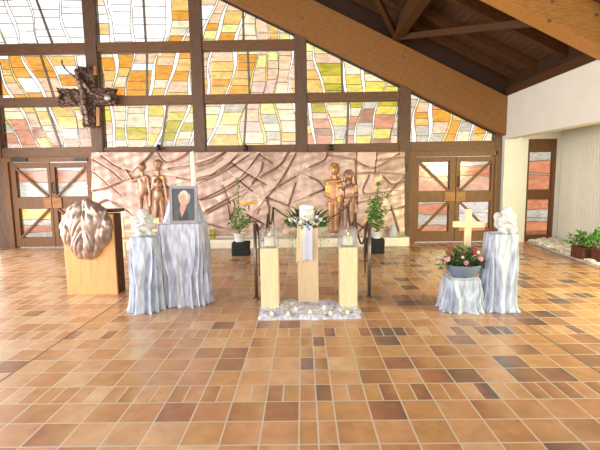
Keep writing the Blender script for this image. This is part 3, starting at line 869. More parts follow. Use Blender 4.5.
rfig('relief_father', [('e', 334.6, 171, .8, 1.4, 0, .12), ('c', 330.5, 168, 330.8, 176, 1.3, 1.2), ('c', 338.5, 168, 338.2, 176, 1.3, 1.2), ('e', 334.5, 170, 4.0, 5.2, 0, .1), ('e', 334.5, 167.5, 4.9, 4.6, 0, .08), ('c', 334.5, 175, 334, 180, 2.0, 2.4), ('c', 329, 182, 339, 181, 3.0, 3.0), ('e', 333.5, 193, 7, 14, 0, .09),
     ('c', 331, 203, 331.5, 230, 4.0, 3.0), ('c', 337, 203, 336.5, 230, 4.0, 3.0), ('c', 327.5, 182, 326.5, 194, 2.0, 1.7, -.06), ('c', 326.5, 194, 333, 199, 1.6, 1.3, -.09)],
     [(329.5, 178, 2.2), (327.5, 188, 2.4), (327.8, 194, 2.2), (334, 164.5, 1.8)], tone=(172, 112, 52))
rfig('relief_mother', [('e', 347.2, 177, .7, 1.3, 0, .12), ('c', 345, 173, 344.6, 181, 1.4, 1.2), ('c', 352.3, 173, 353.5, 184, 1.6, 1.8), ('c', 348.5, 199, 345, 204, 2.2, 2.2, -.08), ('e', 348.3, 176, 3.8, 4.8, 0, .1), ('e', 348.6, 174, 4.8, 4.8, 0, .08), ('c', 348.5, 181, 349, 185, 2.0, 2.6), ('e', 350, 193, 6.8, 10, 0, .1), ('c', 346, 200, 345, 228, 3.2, 2.4), ('c', 352, 200, 351.5, 228, 3.4, 2.4),
     ('c', 355, 186, 356.5, 194, 2.0, 1.8, -.06), ('c', 356.5, 194, 346, 197.5, 1.7, 1.3, -.11)], [])
rfig('relief_child', [('e', 340, 185.6, 2.9, 3.3, 0, .08), ('c', 340, 189, 340, 194, 2.2, 2.8, -.08), ('c', 339.5, 194, 338.8, 207, 2.8, 2.2, -.07), ('c', 337.5, 191, 336.5, 197, 1.2, 1.0, -.1), ('c', 342.5, 191, 343.5, 196, 1.2, 1.0, -.1)],
     [(340, 183.5, 2.0), (339, 198.5, 1.8), (327.5, 200.5, 1.5), (340.5, 199, 1.6)], tone=(190, 146, 116))
# the table-like raised bar of the relief behind the left plant
bm = bmesh.new()
pt = lambda l: [fp(x, y, -.04) for x, y in l]
tube(bm, pt([(241, 203), (248, 203), (257, 202), (262, 202)]), [1.3*S]*4, 10)
o = obj('gilded_bar', bm, plain('gilding', (236, 176, 48), 0.4, 0.5), rl, True)
M_pat = plain('brown_patina_bronze', (122, 84, 62), 0.45, 0.3)
for l in ([(262, 202), (264.3, 205), (265, 211), (264.5, 219), (261, 227), (258.5, 231)], [(230.5, 199.5), (228, 203), (229, 210), (231, 220)], [(233, 199.5), (235, 204), (234, 211), (231.5, 216)], [(249, 205), (249.5, 213), (250, 221)], [(261, 207), (257.5, 214), (255, 217)], [(246, 221), (254, 221.5), (261, 221)]):
    bm = bmesh.new(); tube(bm, pt(l), [.75*S]*len(l), 8)
    obj('raised_outline', bm, M_pat, rl, True)

# ------------------------------------------------------------------ spotlights above the relief
for x, lab in ((158.5, 'small black spotlight above the bronze couple on the left of the relief'), (246, 'small black spotlight above the relief behind the left potted vine'), (331, 'small black spotlight above the bronze family on the right of the relief')):
    p = P(x, 148, YW-.06)
    t = thing('spotlight', lab, 'spotlight', (p.x, YW-.04, p.z+.06), 'black spotlights above the relief')
    bm = bmesh.new(); lathe(bm, [(.012, .07), (.045, .06), (.05, .0), (.056, -.055), (.048, -.055)], p.x, YW-.07, p.z, 16); obj('lamp_housing', bm, M_blackp, t, True)
    bm = bmesh.new(); box(bm, p.x-.02, p.x+.02, YW-.08, YW+.045, p.z+.06, p.z+.085, .004); obj('bracket', bm, M_blackp, t)

# ------------------------------------------------------------------ bronze crucifix on the first post
M_edge = plain('dull_gold_edge', (150, 108, 64), 0.45, 0.4)
YC = 9.98
cx = lambda x, y: P(x, y, YC)
cr = thing('wall_crucifix', 'rough dark bronze crucifix mounted on the left timber post before the stained glass', 'crucifix', (cx(87, 96).x, YW, cx(87, 127).z))
M_dbr = plain('dark_bronze', (104, 82, 70), 0.42, 0.45, 0.35, 14, bump=0.25)
bm = bmesh.new()
a, b = cx(76.5, 65.5), cx(96.5, 127.5); box(bm, a.x, b.x, YC+.0, YW+.0, b.z, a.z)
a, b = cx(56.5, 88), cx(116.5, 105.5); box(bm, a.x, b.x, YC-.02, YW-.02, b.z, a.z)
me = remesh(bm, 0.014, 2); roughen(me, 0.085, 4.5, 3); roughen(me, 0.022, 11, 5)
link('cross', me, M_dbr, cr)
bm = bmesh.new()
yb = -.08
def cf(x, y, d=yb): 
    p = cx(x, y); return Vector((p.x, YC+d, p.z))
for (x0, y0, x1, y1, r0, r1) in ((81, 80, 84, 92, .085, .075), (84, 92, 86, 102, .075, .08), (85, 102, 88, 112, .065, .05), (88, 112, 90, 124, .05, .035), (84, 103, 84.5, 114, .06, .045), (84.5, 114, 88.5, 124, .045, .035),
        (82, 80, 77, 78, .05, .04), (77, 78, 70.5, 73, .04, .03), (70.5, 73, 66.5, 69, .03, .026), (66.5, 69, 64, 63.5, .026, .022), (84, 82, 92, 93, .05, .045), (92, 93, 106, 99, .042, .035)):
    capsule(bm, cf(x0, y0), cf(x1, y1), r0, r1)
ball(bm, cf(80.5, 74, -.13), (.075, .08, .10)); ball(bm, cf(64, 62, yb), (.035, .02, .05)); ball(bm, cf(108.5, 98.5, -.05), (.08, .03, .06))
me = remesh(bm, 0.012, 3); roughen(me, 0.02, 12, 8)
link('corpus', me, plain('worn_bronze', (112, 88, 78), 0.36, 0.5, 0.3, 10), cr, True)
bm = bmesh.new(); a = cx(109.5, 98.5); bmesh.ops.create_icosphere(bm, subdivisions=2, radius=1, matrix=Matrix.Translation((a.x, YC-.1, a.z)) @ Matrix.Diagonal((.085, .05, .075, 1)))
obj('bright_fragment', bm, plain('polished_pewter', (170, 166, 164), 0.35, 0.5), cr)['label'] = 'bright pewter-coloured fragment on the right arm'
for l in (((94.6, 66), (94.8, 75)), ((97.4, 107), (97.6, 126))):
    bm = bmesh.new(); a, b = cx(*l[0]), cx(*l[1]); bar(bm, (a.x, YC+.03, a.z), (b.x, YC+.03, b.z), .05, .07)
    obj('gilded_edge', bm, M_edge, cr)['label'] = 'dull gold strip along the edge of the upright'
# ------------------------------------------------------------------ paschal candle
p0 = P(194, 187, 7.6); pc = P(194, 152, 7.6)
pcn = thing('tall_candle', 'tall white candle standing behind the framed portrait', 'candle', (p0.x, 7.6, 0))
bm = bmesh.new(); tube(bm, [(p0.x, 7.6, p0.z-.25), (p0.x+.005, 7.6, pc.z-.01), (pc.x, 7.6, pc.z)], [.047, .045, .036], 16); obj('wax_column', bm, M_wax, pcn, True)
bm = bmesh.new(); lathe(bm, [(.17, 0), (.17, .025), (.05, .05), (.022, .09), (.022, p0.z-.34), (.05, p0.z-.32), (.075, p0.z-.27), (.075, p0.z-.25)], p0.x, 7.6, 0, 20); obj('candle_stand', bm, M_steel, pcn, True)

# ------------------------------------------------------------------ lectern with bronze leaf medallion
f0 = FL(67.5, 295); f1 = FL(117.5, 294.5)
lt = thing('lectern', 'honey oak block lectern with a large bronze leaf medallion on its front', 'lectern', ((f0.x+f1.x)/2, 6.1, 0))
yl = 5.85
ztp = P(64, 215, yl).z
bm = bmesh.new(); box(bm, f0.x, f1.x, yl, yl+.035, 0.0, ztp, .004); obj('front_board', bm, M_oak, lt)
bm = bmesh.new()
ys = PXX(122.5, 280, f1.x).y
ys = yl+.27
box(bm, f1.x-.035, f1.x, yl+.036, ys, 0, ztp, .004); obj('side_board', bm, M_oakd, lt)
bm = bmesh.new(); box(bm, f0.x, f0.x+.035, yl+.036, ys, 0, ztp, .004); obj('side_board', bm, M_oakd, lt)
bm = bmesh.new(); box(bm, f0.x+.036, f1.x-.036, yl+.036, ys, ztp-.04, ztp, .004); obj('top_board', bm, M_oakd, lt)
bm = bmesh.new(); a = P(104, 211, yl+.2); b = P(118.5, 211, yl+.2); box(bm, f0.x+.1, b.x, yl+.16, yl+.40, a.z-.02, a.z+.025, .005)
box(bm, f0.x+.3, f0.x+.36, yl+.25, yl+.31, ztp-.02, a.z-.02); obj('book_rest', bm, M_oakd, lt)
def medallion():
    cxp, cyp = 87.5, 229.0
    ol = [(0, 25.5), (20, 25.5), (40, 26), (60, 28), (90, 30), (120, 28.5), (140, 26.5), (160, 26), (180, 26.5), (200, 26), (220, 25), (235, 26), (250, 29), (270, 31), (290, 29), (305, 26), (320, 25), (340, 25.5), (360, 25.5)]
    NA, NR = 300, 90
    bm = bmesh.new(); rows = []
    bx, by = 86.0, 262.0
    for j in range(NR+1):
        row = []; rr = j/NR
        for i in range(NA):
            an = 360*i/NA
            R_ = np.interp(an, [o[0] for o in ol], [o[1] for o in ol])*(1+.02*math.sin(math.radians(an*9))+.015*math.sin(math.radians(an*17+40)))
            x = cxp+R_*rr*math.cos(math.radians(an)); y = cyp-R_*rr*math.sin(math.radians(an))
            # leaf ridges fan out from the stem at the foot
            ax, ay = (x-86.5), (by-y)
            phi = math.atan2(ax, ay+6); dist = math.hypot(ax, ay+6)
            xi = abs(ax)/(max(ay, 0)+9)**.62
            wv = xi*2.05+.35*math.sin(dist/6.0+xi)+(.25 if ax > 0 else 0)
            rd = abs(math.sin(wv))**.6; vein = abs(math.sin(wv*3+dist*.3))
            tip = abs(math.sin(dist*.16+xi*.9))
            edge = 1-rr**8
            h = .06*(1-rr**2.2)+.075*rd*edge*(.6+.4*tip)+.014*vein*edge
            p = P(x, y, yl); row.append(bm.verts.new((p.x, yl-.04-h, p.z)))
        rows.append(row)
    for a, b in zip(rows, rows[1:]):
        for i in range(NA): bm.faces.new((a[i], a[(i+1) % NA], b[(i+1) % NA], b[i]))
    bk_ = [bm.verts.new((v.co.x, yl-.001, v.co.z)) for v in rows[-1]]
    for i in range(NA): bm.faces.new((rows[-1][i], rows[-1][(i+1) % NA], bk_[(i+1) % NA], bk_[i]))
    bm.faces.new(bk_)
    bmesh.ops.remove_doubles(bm, verts=rows[0], dist=.0001)
    return bm
obj('bronze_medallion', medallion(), plain('brown_silver_bronze', (186, 164, 150), 0.3, 0.65, 0.3, 9, bump=0.1), lt, True)

# ------------------------------------------------------------------ pale wooden chair behind the lectern
def chair():
    Yc = 8.6
    a = P(117, 250, Yc); b = P(158, 250, Yc); zt = P(120, 220, Yc).z
    x0, x1 = a.x+.02, b.x
    t = thing('wooden_bench', 'pale wooden bench seen between the lectern and the draped stand', 'bench', ((x0+x1)/2, Yc, 0))
    zs = P(120, 239, Yc).z
    bm = bmesh.new(); box(bm, x0, x1, Yc-.2, Yc+.25, zs-.03, zs+.01, .006); obj('seat', bm, M_pale, t)
    bm = bmesh.new(); box(bm, x0+.05, x1-.05, Yc+.22, Yc+.25, zt-.1, zt, .006); box(bm, x0+.05, x1-.05, Yc+.22, Yc+.25, zs+.12, zs+.17, .006); obj('back_rail', bm, M_pale, t)
    for x in (x0+.02, x1-.06):
        for y, zz in ((Yc-.18, zs-.03), (Yc+.21, zt+.02)):
            bm = bmesh.new(); box(bm, x, x+.045, y, y+.045, 0, zz, .005); obj('leg', bm, M_pale, t)
chair()

# ------------------------------------------------------------------ draped stands
def drape(cx, cy, w, d, H, wb, db, seed, nf=15, amp=0.035, puddle=0.05, lean=0.0, base_shift=(0, 0)):
    """velvet thrown over a square stand: flat top, folds that open towards the floor"""
    r = random.Random(seed)
    NA, NL = 288, 40
    ph = [r.uniform(0, 2*PI) for _ in range(8)]
    fr = [nf+r.choice((-2, -1, 0, 1, 2)) for _ in range(3)]+[nf*2+1, 5, 3]
    sq = lambda t, a, b, n: (math.copysign(abs(math.cos(t))**(2/n), math.cos(t))*a, math.copysign(abs(math.sin(t))**(2/n), math.sin(t))*b)
    bm = bmesh.new(); rows = []
    for j in range(NL+1):
        s = j/NL
        row = []
        for i in range(NA):
            t = 2*PI*i/NA
            e = s**1.15
            ex = 9-6.2*min(1, s*1.6)
            x0, y0 = sq(t, w/2+(wb-w)/2*e, d/2+(db-d)/2*e, ex)
            f = 0.55*math.sin(fr[0]*t+ph[0]+.5*math.sin(3*t+ph[3])+.25*math.sin(s*4+ph[4]))+.35*math.sin(fr[1]*t+ph[1]-.4*s)+.22*math.sin(fr[3]*t+ph[2]+s)+.25*math.sin(fr[5]*t+ph[5])
            f = math.copysign(abs(f)**.8, f)
            A = amp*min(1, s*3)**1.2*(0.55+.75*s)
            L_ = math.hypot(x0, y0)
            pud = puddle*max(0, (s-.90)/.10)**1.5*(1+.7*math.sin(4*t+ph[6])+.5*math.sin(9*t+ph[7]))
            k = (L_+A*f+pud)/L_
            z = H*(1-s)
            if j == 0: z = H
            hem = .004*(1+math.sin(7*t+ph[2])) if s > .97 else 0
            row.append(bm.verts.new((cx+x0*k+base_shift[0]*e, cy+y0*k+base_shift[1]*e, z+hem)))
        rows.append(row)
    # rounded shoulder, then the flat top
    for v in rows[0]: v.co.z -= .012
    inn = []
    for v in rows[0]:
        inn.append(bm.verts.new((cx+(v.co.x-cx)*.95, cy+(v.co.y-cy)*.95, H+.004)))
    for i in range(NA): bm.faces.new((inn[i], inn[(i+1) % NA], rows[0][(i+1) % NA], rows[0][i]))
    bm.faces.new(inn)
    for a, b in zip(rows, rows[1:]):
        for i in range(NA): bm.faces.new((a[i], a[(i+1) % NA], b[(i+1) % NA], b[i]))
    # turned under at the hem
    low = [bm.verts.new((cx+(v.co.x-cx)*.97, cy+(v.co.y-cy)*.97, max(.001, v.co.z-.006))) for v in rows[-1]]
    for i in range(NA): bm.faces.new((rows[-1][i], rows[-1][(i+1) % NA], low[(i+1) % NA], low[i]))
    bm.faces.new(low[::-1])
    return bm
# left short stand
Ya = 5.02
a0, a1 = FL(124, 309), FL(163, 309)
ta, tb = P(133, 238, Ya), P(160, 238, Ya)
HA = P(146, 238.5, Ya-.1).z
cxa = (ta.x+tb.x)/2-.06
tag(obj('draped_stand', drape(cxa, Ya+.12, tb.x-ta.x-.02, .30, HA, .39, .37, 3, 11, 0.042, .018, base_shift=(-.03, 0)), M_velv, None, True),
    'shorter velvet-draped stand beside the portrait, carrying a white angel', 'draped stand', 'velvet draped stands')
# tall portrait stand
Yb = 5.42
ta, tb = P(160.5, 224, Yb-.18), P(206.5, 224, Yb-.18)
HB = P(186, 224, Yb-.18).z
cxb = (ta.x+tb.x)/2-.06
pb0, pb1 = FL(160, 307), FL(215.5, 307)
ps = thing('draped_portrait_stand', 'tall velvet-draped stand with a pointed back, carrying the framed portrait', 'draped stand', (cxb, Yb, 0), 'velvet draped stands')
obj('velvet_cloth', drape(cxb, Yb, tb.x-ta.x, .40, HB, .60, .44, 8, 21, 0.038, .018, base_shift=(.015, 0)), M_velb, ps, True)
def hood():
    bm = bmesh.new(); N_, NL = 60, 30
    rows = []
    zt = P(186, 187.5, Yb+.02).z
    for j in range(NL+1):
        s = j/NL
        hw = (.135+(.29-.135)*s); yc = Yb+.07+.03*s
        row = []
        for i in range(N_):
            t = 2*PI*i/N_
            x = cxb+.0*s+hw*math.copysign(abs(math.cos(t))**.7, math.cos(t))
            y = yc+(.03+.05*s)*math.sin(t)+.010*s*math.sin(t*9+s*2)
            row.append(bm.verts.new((x+.006*s*math.sin(t*11), y, zt+(HB+.002-zt)*s)))
        rows.append(row)
    for a, b in zip(rows, rows[1:]):
        for i in range(N_): bm.faces.new((a[i], a[(i+1) % N_], b[(i+1) % N_], b[i]))
    bm.faces.new(rows[0]); bm.faces.new(rows[-1])
    return bm
obj('easel_cover', hood(), M_velb, ps, True)
# framed portrait
Yp = Yb-.14
c = [P(170, 186, Yp+.09), P(197.5, 186, Yp+.09), P(198, 224, Yp), P(170, 224, Yp)]
def portrait():
    x0, x1 = c[3].x, c[2].x; z0, z1 = HB+.004, c[0].z
    tl = math.radians(6)
    up = Vector((0, math.sin(tl), math.cos(tl))); nr = Vector((0, -math.cos(tl), math.sin(tl)))
    W, Hh = x1-x0, (z1-z0)/math.cos(tl)
    o3 = Vector((x0, Yp, z0))
    at = lambda u, v, n=0.0: o3+Vector((1, 0, 0))*u*W+up*v*Hh+nr*n
    t = thing('framed_portrait', 'silver framed portrait photo of a person with blonde hair, standing on the tall drape', 'picture', at(.5, 0))
    bm = bmesh.new()
    def slab(bm, u0, u1, v0, v1, n0, n1):
        vs = [bm.verts.new(at(u, v, n)) for n in (n0, n1) for u, v in ((u0, v0), (u1, v0), (u1, v1), (u0, v1))]
        for q_ in ((0, 1, 2, 3), (7, 6, 5, 4), (0, 4, 5, 1), (1, 5, 6, 2), (2, 6, 7, 3), (3, 7, 4, 0)): bm.faces.new([vs[i] for i in q_])
    fu, fv = .105, .075
    slab(bm, 0, fu, 0, 1, -.01, .012); slab(bm, 1-fu, 1, 0, 1, -.01, .012); slab(bm, fu, 1-fu, 0, fv, -.01, .012); slab(bm, fu, 1-fu, 1-fv, 1, -.01, .012)
    slab(bm, .02, .98, .02, .98, -.018, -.010)
    obj('frame', bm, plain('silver_rose_frame', (124, 116, 120), 0.35, 0.5), t)
    ph = obj('photo_print', (lambda b: (slab(b, fu, 1-fu, fv, 1-fv, -.009, .0), b)[1])(bmesh.new()), plain('photo_grey_background', (52, 60, 62), 0.35, 0, .25, 6), t)
    def shape(name, pts, n, col):
        bm = bmesh.new()
        U = lambda p: (fu+(1-2*fu)*p[0], fv+(1-2*fv)*p[1])
        fr_ = [bm.verts.new(at(*U(p), n)) for p in pts]; bk_ = [bm.verts.new(at(*U(p), 0.0)) for p in pts]
        bm.faces.new(fr_)
        for i in range(len(pts)): bm.faces.new((fr_[i], fr_[(i+1) % len(pts)], bk_[(i+1) % len(pts)], bk_[i]))
        return obj(name, bm, plain('print_'+name, col, 0.35, 0, .1, 30), ph)
    el = lambda cx_, cy_, rx, ry, n=28, w_=0: [(cx_+rx*math.cos(2*PI*k/n)*(1+w_*math.sin(5*2*PI*k/n)), cy_+ry*math.sin(2*PI*k/n)*(1+w_*math.cos(4*2*PI*k/n))) for k in range(n)]
    shape('printed_jacket', [(0, 0), (1, 0), (1, .18), (.93, .38), (.80, .46), (.64, .50), (.36, .47), (.22, .40), (.10, .28), (.02, .12)], .0004, (62, 68, 76))
    shape('printed_top', [(.26, 0), (.74, 0), (.70, .22), (.60, .44), (.40, .44), (.30, .26)], .0008, (22, 24, 28))
    shape('printed_hair', el(.53, .71, .27, .23, 40, .06), .0010, (178, 164, 140))
    shape('printed_neck', [(.38, .56), (.58, .56), (.62, .44), (.52, .26), (.40, .10), (.33, .30), (.34, .44)], .0013, (194, 142, 118))
    shape('printed_face', el(.46, .68, .14, .175), .0016, (206, 156, 132))
    shape('printed_fringe', [(.30, .78), (.36, .90), (.50, .95), (.66, .90), (.70, .72), (.64, .60), (.62, .76), (.52, .86), (.40, .84)], .0019, (204, 192, 168))
    for u_ in (.385, .515): shape('printed_eye', el(u_, .71, .028, .012, 12), .0020, (70, 56, 50))
    shape('printed_mouth', el(.45, .585, .05, .014, 14), .0020, (178, 96, 92))
    shape('printed_nose', [(.44, .70), (.46, .70), (.475, .635), (.43, .635)], .0020, (184, 132, 110))
portrait()
# right tall stand
Yr = 5.0
ta, tb = P(489, 235, Yr-.15), P(519.5, 235, Yr-.15)
HR = P(503, 235, Yr-.15).z
cxr = (ta.x+tb.x)/2+.03
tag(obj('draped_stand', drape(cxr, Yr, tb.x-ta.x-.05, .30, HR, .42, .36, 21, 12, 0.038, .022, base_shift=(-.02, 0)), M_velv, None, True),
    'tall velvet-draped stand on the right carrying the second white angel', 'draped stand', 'velvet draped stands')
Ys = 5.02
ta, tb = P(449.5, 279, Ys-.15), P(480.5, 279, Ys-.15)
HS = P(464, 279, Ys-.15).z
cxs = (ta.x+tb.x)/2+.01
tag(obj('draped_stand', drape(cxs, Ys, tb.x-ta.x, .34, HS, .49, .40, 33, 13, 0.032, .022, base_shift=(.01, 0)), M_velv, None, True),
    'lowest velvet-draped stand, under the slate bowl of flowers', 'draped stand', 'velvet draped stands')

# ------------------------------------------------------------------ white angels
def angel(c, h, rz, label, kneel):
    s = h/0.36
    t = thing('angel_statue', label, 'statue', c, 'white praying angels')
    R_ = Matrix.Rotation(rz, 3, 'Z')
    V_ = lambda x, y, z: Vector(c)+R_ @ Vector((x, y, z))*s
    bm = bmesh.new()
    cap = lambda p, q, r0, r1: capsule(bm, V_(*p), V_(*q), r0*s, r1*s)
    bl = lambda p, r: ball(bm, V_(*p), tuple(x*s for x in r) if hasattr(r, '__len__') else r*s, R_)
    bl((0, .0, .235+.035), (.058, .06, .062)); bl((0, -.052, .262), (.012, .014, .013)); bl((-.026, -.045, .25), .018); bl((.026, -.045, .25), .018); bl((0, -.048, .238), (.02, .012, .01))
    bl((0, -.05, .225), .014)
    bl((-.058, .0, .265), (.012, .016, .02)); bl((.058, 0, .265), (.012, .016, .02))
    cap((0, .005, .22), (0, .0, .2), .032, .04)
    cap((-.055, .005, .185), (.055, .005, .185), .034, .034)
    bl((0, .01, .14), (.07, .055, .075)); bl((0, .012, .085), (.082, .065, .06))
    # arms folded in prayer
    for k in (-1, 1):
        cap((k*.07, 0, .18), (k*.088, -.03, .125), .028, .024); cap((k*.088, -.03, .125), (k*.014, -.082, .165), .022, .017)
        cap((k*.012, -.082, .165), (k*.006, -.085, .212), .014, .009)
        for f in range(4): cap((k*.008, -.078-.006*f+.01, .19), (k*.004, -.078-.006*f+.012, .222-.003*abs(f-1)), .006, .004)
        cap((k*.012, -.07, .18), (k*.010, -.062, .198), .006, .005)
        if kneel:
            cap((k*.045, .02, .07), (k*.06, -.085, .045), .045, .036); cap((k*.06, -.085, .04), (k*.055, .06, .028), .034, .024); bl((k*.055, .075, .024), (.022, .035, .022))
        else:
            cap((k*.045, .0, .07), (k*.075, -.08, .06), .045, .036); cap((k*.075, -.08, .055), (k*.04, -.095, .02), .032, .024); bl((k*.035, -.115, .017), (.022, .034, .016))
    bl((0, .01, .02), (.10, .09, .02))
    me = remesh(bm, .0062*s, 3)
    link('figure', me, M_ang, t, True)
    bm = bmesh.new(); r = random.Random(4)
    for _ in range(170):
        th_, ph_ = r.uniform(0, 2*PI), r.uniform(-.2, 1.5)
        p = (0.059*math.cos(th_)*math.cos(ph_), .006+.060*math.sin(th_)*math.cos(ph_), .272+.062*math.sin(ph_))
        if p[1] < -.025 and p[2] < .304: continue
        ball(bm, V_(*p), r.uniform(.007, .011)*s, u=8, v=6)
    obj('curls', bm, M_ang, t, True)
    for k in (-1, 1):
        bm = bmesh.new()
        ball(bm, V_(k*.078, .070, .195), (.062*s, .017*s, .075*s), R_ @ Matrix.Rotation(k*.5, 3, 'Y'))
        ball(bm, V_(k*.085, .074, .125), (.050*s, .015*s, .075*s), R_ @ Matrix.Rotation(-k*.15, 3, 'Y'))
        ball(bm, V_(k*.060, .070, .070), (.036*s, .014*s, .055*s), R_)
        for f in range(6):
            an = math.radians(40-f*24)
            p = V_(k*.045, .058, .175-f*.012); q_ = V_(k*(.05+.075*math.cos(an)), .056, .172-f*.014+.06*math.sin(an))
            capsule(bm, p, q_, .010*s, .008*s)
        me = remesh(bm, .007*s, 2)
        link('wing', me, M_ang, t, True)
za = HA+.004
pa_ = P(144, 237, Ya+.1)
angel((pa_.x, Ya+.1, za), P(144, 208, Ya+.05).z-HA, math.radians(28), 'white kneeling angel statue on the shorter drape left of the portrait', True)
pr_ = P(506, 235, Yr-.02)
angel((pr_.x, Yr-.02, HR+.004), P(506, 205.5, Yr-.02).z-HR, math.radians(-10), 'white praying angel statue on the tall drape by the white pillar', False)

# ------------------------------------------------------------------ candle pillars, lanterns, candles
def pillar(x0, x1, ybase, ytop, name, label, Yfr):
    a, b = P(x0, ybase, Yfr), P(x1, ybase, Yfr); zt = P((x0+x1)/2, ytop, Yfr).z
    w_ = b.x-a.x
    bm = bmesh.new(); box(bm, a.x, b.x, Yfr, Yfr+w_, 0, zt, .006)
    o = obj(name, bm, M_pale, None)
    tag(o, label, 'pillar', 'pale wooden pillars')
    return (a.x+b.x)/2, Yfr+w_/2, w_, zt
def candle(x, y, z, r, h, label, group):
    t = thing('candle', label, 'candle', (x, y, z), group)
    bm = bmesh.new(); lathe(bm, [(r*.98, 0), (r, .004), (r, h-.008), (r*.9, h), (r*.5, h-.006), (r*.1, h-.008)], x, y, z, 20); obj('wax', bm, M_wax, t, True)
    bm = bmesh.new(); tube(bm, [(x, y, z+h-.01), (x+.001, y, z+h+.012)], .0022, 6); obj('wick', bm, M_blackp, t)
    bm = bmesh.new(); lathe(bm, [(.001, 0), (.006, .008), (.0075, .014), (.004, .028), (.0006, .042)], x, y, z+h+.006, 10); obj('flame', bm, M_flame, t, True)
M_flame = bpy.data.materials.new('candle_flame'); M_flame.use_nodes = True
b_ = M_flame.node_tree.nodes['Principled BSDF']; b_.inputs['Base Color'].default_value = (1, .6, .2, 1); b_.inputs['Emission Color'].default_value = (1, .62, .26, 1); b_.inputs['Emission Strength'].default_value = 6
def lantern(x, y, w_, z, h, label):
    t = thing('glass_lantern', label, 'lantern', (x, y, z), 'square glass lanterns')
    k = w_/2-.004; th = .006
    bm = bmesh.new()
    box(bm, x-k, x+k, y-k, y+k, z+.001, z+.018, .002); obj('glass_base', bm, M_glass, t)
    for nx, ny in ((1, 0), (-1, 0), (0, 1), (0, -1)):
        bm = bmesh.new()
        if nx: box(bm, x+nx*k-(th if nx > 0 else 0), x+nx*k+(th if nx < 0 else 0), y-k, y+k, z+.018, z+h, .0015)
        else: box(bm, x-k+th, x+k-th, y+ny*k-(th if ny > 0 else 0), y+ny*k+(th if ny < 0 else 0), z+.018, z+h, .0015)
        obj('glass_side', bm, M_glass, t)
    bm = bmesh.new()
    for a, b in (((-1, -1), (1, -1)), ((1, -1), (1, 1)), ((1, 1), (-1, 1)), ((-1, 1), (-1, -1))):
        bar(bm, (x+a[0]*k, y+a[1]*k, z+h), (x+b[0]*k, y+b[1]*k, z+h), .012, .010)
    for a in ((-1, -1), (1, -1), (1, 1), (-1, 1)):
        bar(bm, (x+a[0]*k, y+a[1]*k, z+.004), (x+a[0]*k, y+a[1]*k, z+h), .010, .010, up=(0, 1, 0))
    obj('thick_glass_edge', bm, clear_glass('frosted_glass_edge', (.80, .84, .86), .3), t)
lab = {0: 'left', 1: 'right'}
for i, (x0, x1, yb_, yt_, yl_) in enumerate(((261.3, 279, 311, 248.5, 230.5), (340, 357.5, 310, 247.5, 229.5))):
    Yfr = FL((x0+x1)/2, yb_).y
    x, y, w_, z = pillar(x0, x1, yb_, yt_, 'wooden_pillar', 'pale wooden candle pillar on the %s of the urn' % lab[i], Yfr)
    hh = P((x0+x1)/2, yl_, Yfr).z-z
    lantern(x, y, w_, z, hh, 'square glass lantern with a candle on the %s pale pillar' % lab[i])
    candle(x, y, z+.020, .062, hh*.50, 'thick cream candle burning inside the %s glass lantern' % lab[i], 'candles in the lanterns')
Yu = FL(308, 304).y
ux, uy, uw, uz = pillar(298.3, 318.7, 304, 228, 'wooden_pillar', 'taller pale wooden pillar in the middle, carrying the urn and wreath', Yu)
# ------------------------------------------------------------------ urn and wreath
zu1 = P(306.5, 203.5, uy).z
xu = P(306.8, 210, uy).x
t = thing('urn', 'white embossed urn inside the flower wreath on the middle pillar', 'urn', (xu, uy, uz+.002))
hu = zu1-uz-.002
bm = bmesh.new()
lathe(bm, [(.07, 0), (.085, .01), (.092, .05), (.098, hu*.55), (.097, hu*.70), (.090, hu*.76)], xu, uy, uz+.002, 32)
for k in range(26):
    an = 2*PI*k/26
    for zz in (.42, .55, .68): ball(bm, (xu+.097*math.cos(an+zz*3), uy+.097*math.sin(an+zz*3), uz+hu*zz), .008, u=6, v=5)
obj('body', bm, plain('white_embossed_urn', (218, 216, 214), .45, 0, .04), t, True)
bm = bmesh.new(); lathe(bm, [(.094, hu*.76), (.099, hu*.79), (.098, hu*.86), (.088, hu*.93), (.05, hu*.985), (.01, hu)], xu, uy, uz+.002, 32)
obj('lid', bm, plain('white_urn_lid', (222, 222, 224), .4, 0, .03), t, True)
tw = thing('flower_wreath', 'wreath of white roses and green leaves round the urn with a white ribbon', 'wreath', (xu, uy, uz))
r = random.Random(11)
bm = bmesh.new()
for k in range(330):
    an = r.uniform(0, 2*PI); rr = r.gauss(.185, .035)
    p = Vector((xu+rr*1.08*math.cos(an), uy+rr*math.sin(an), uz+.055+r.uniform(-.04, .05)))
    d = Vector((math.cos(an)*r.uniform(.2, 1.2), math.sin(an)*r.uniform(.2, 1.2), r.uniform(-.35, .7)))
    blade(bm, p, d, r.uniform(.05, .10), r.uniform(.018, .035), r)
obj('foliage', bm, M_leafd, tw)
bm = bmesh.new()
for k in range(46):
    an = r.uniform(.05*PI, .95*PI); rr = r.uniform(.10, .20)
    p = Vector((xu+rr*math.cos(an), uy+rr*math.sin(an), uz+.06))
    blade(bm, p, Vector((math.cos(an)*.75, .15*math.sin(an), r.uniform(.5, 1.5))), r.uniform(.13, .24), r.uniform(.03, .05), r)
obj('tall_leaf', bm, M_leafd, tw)
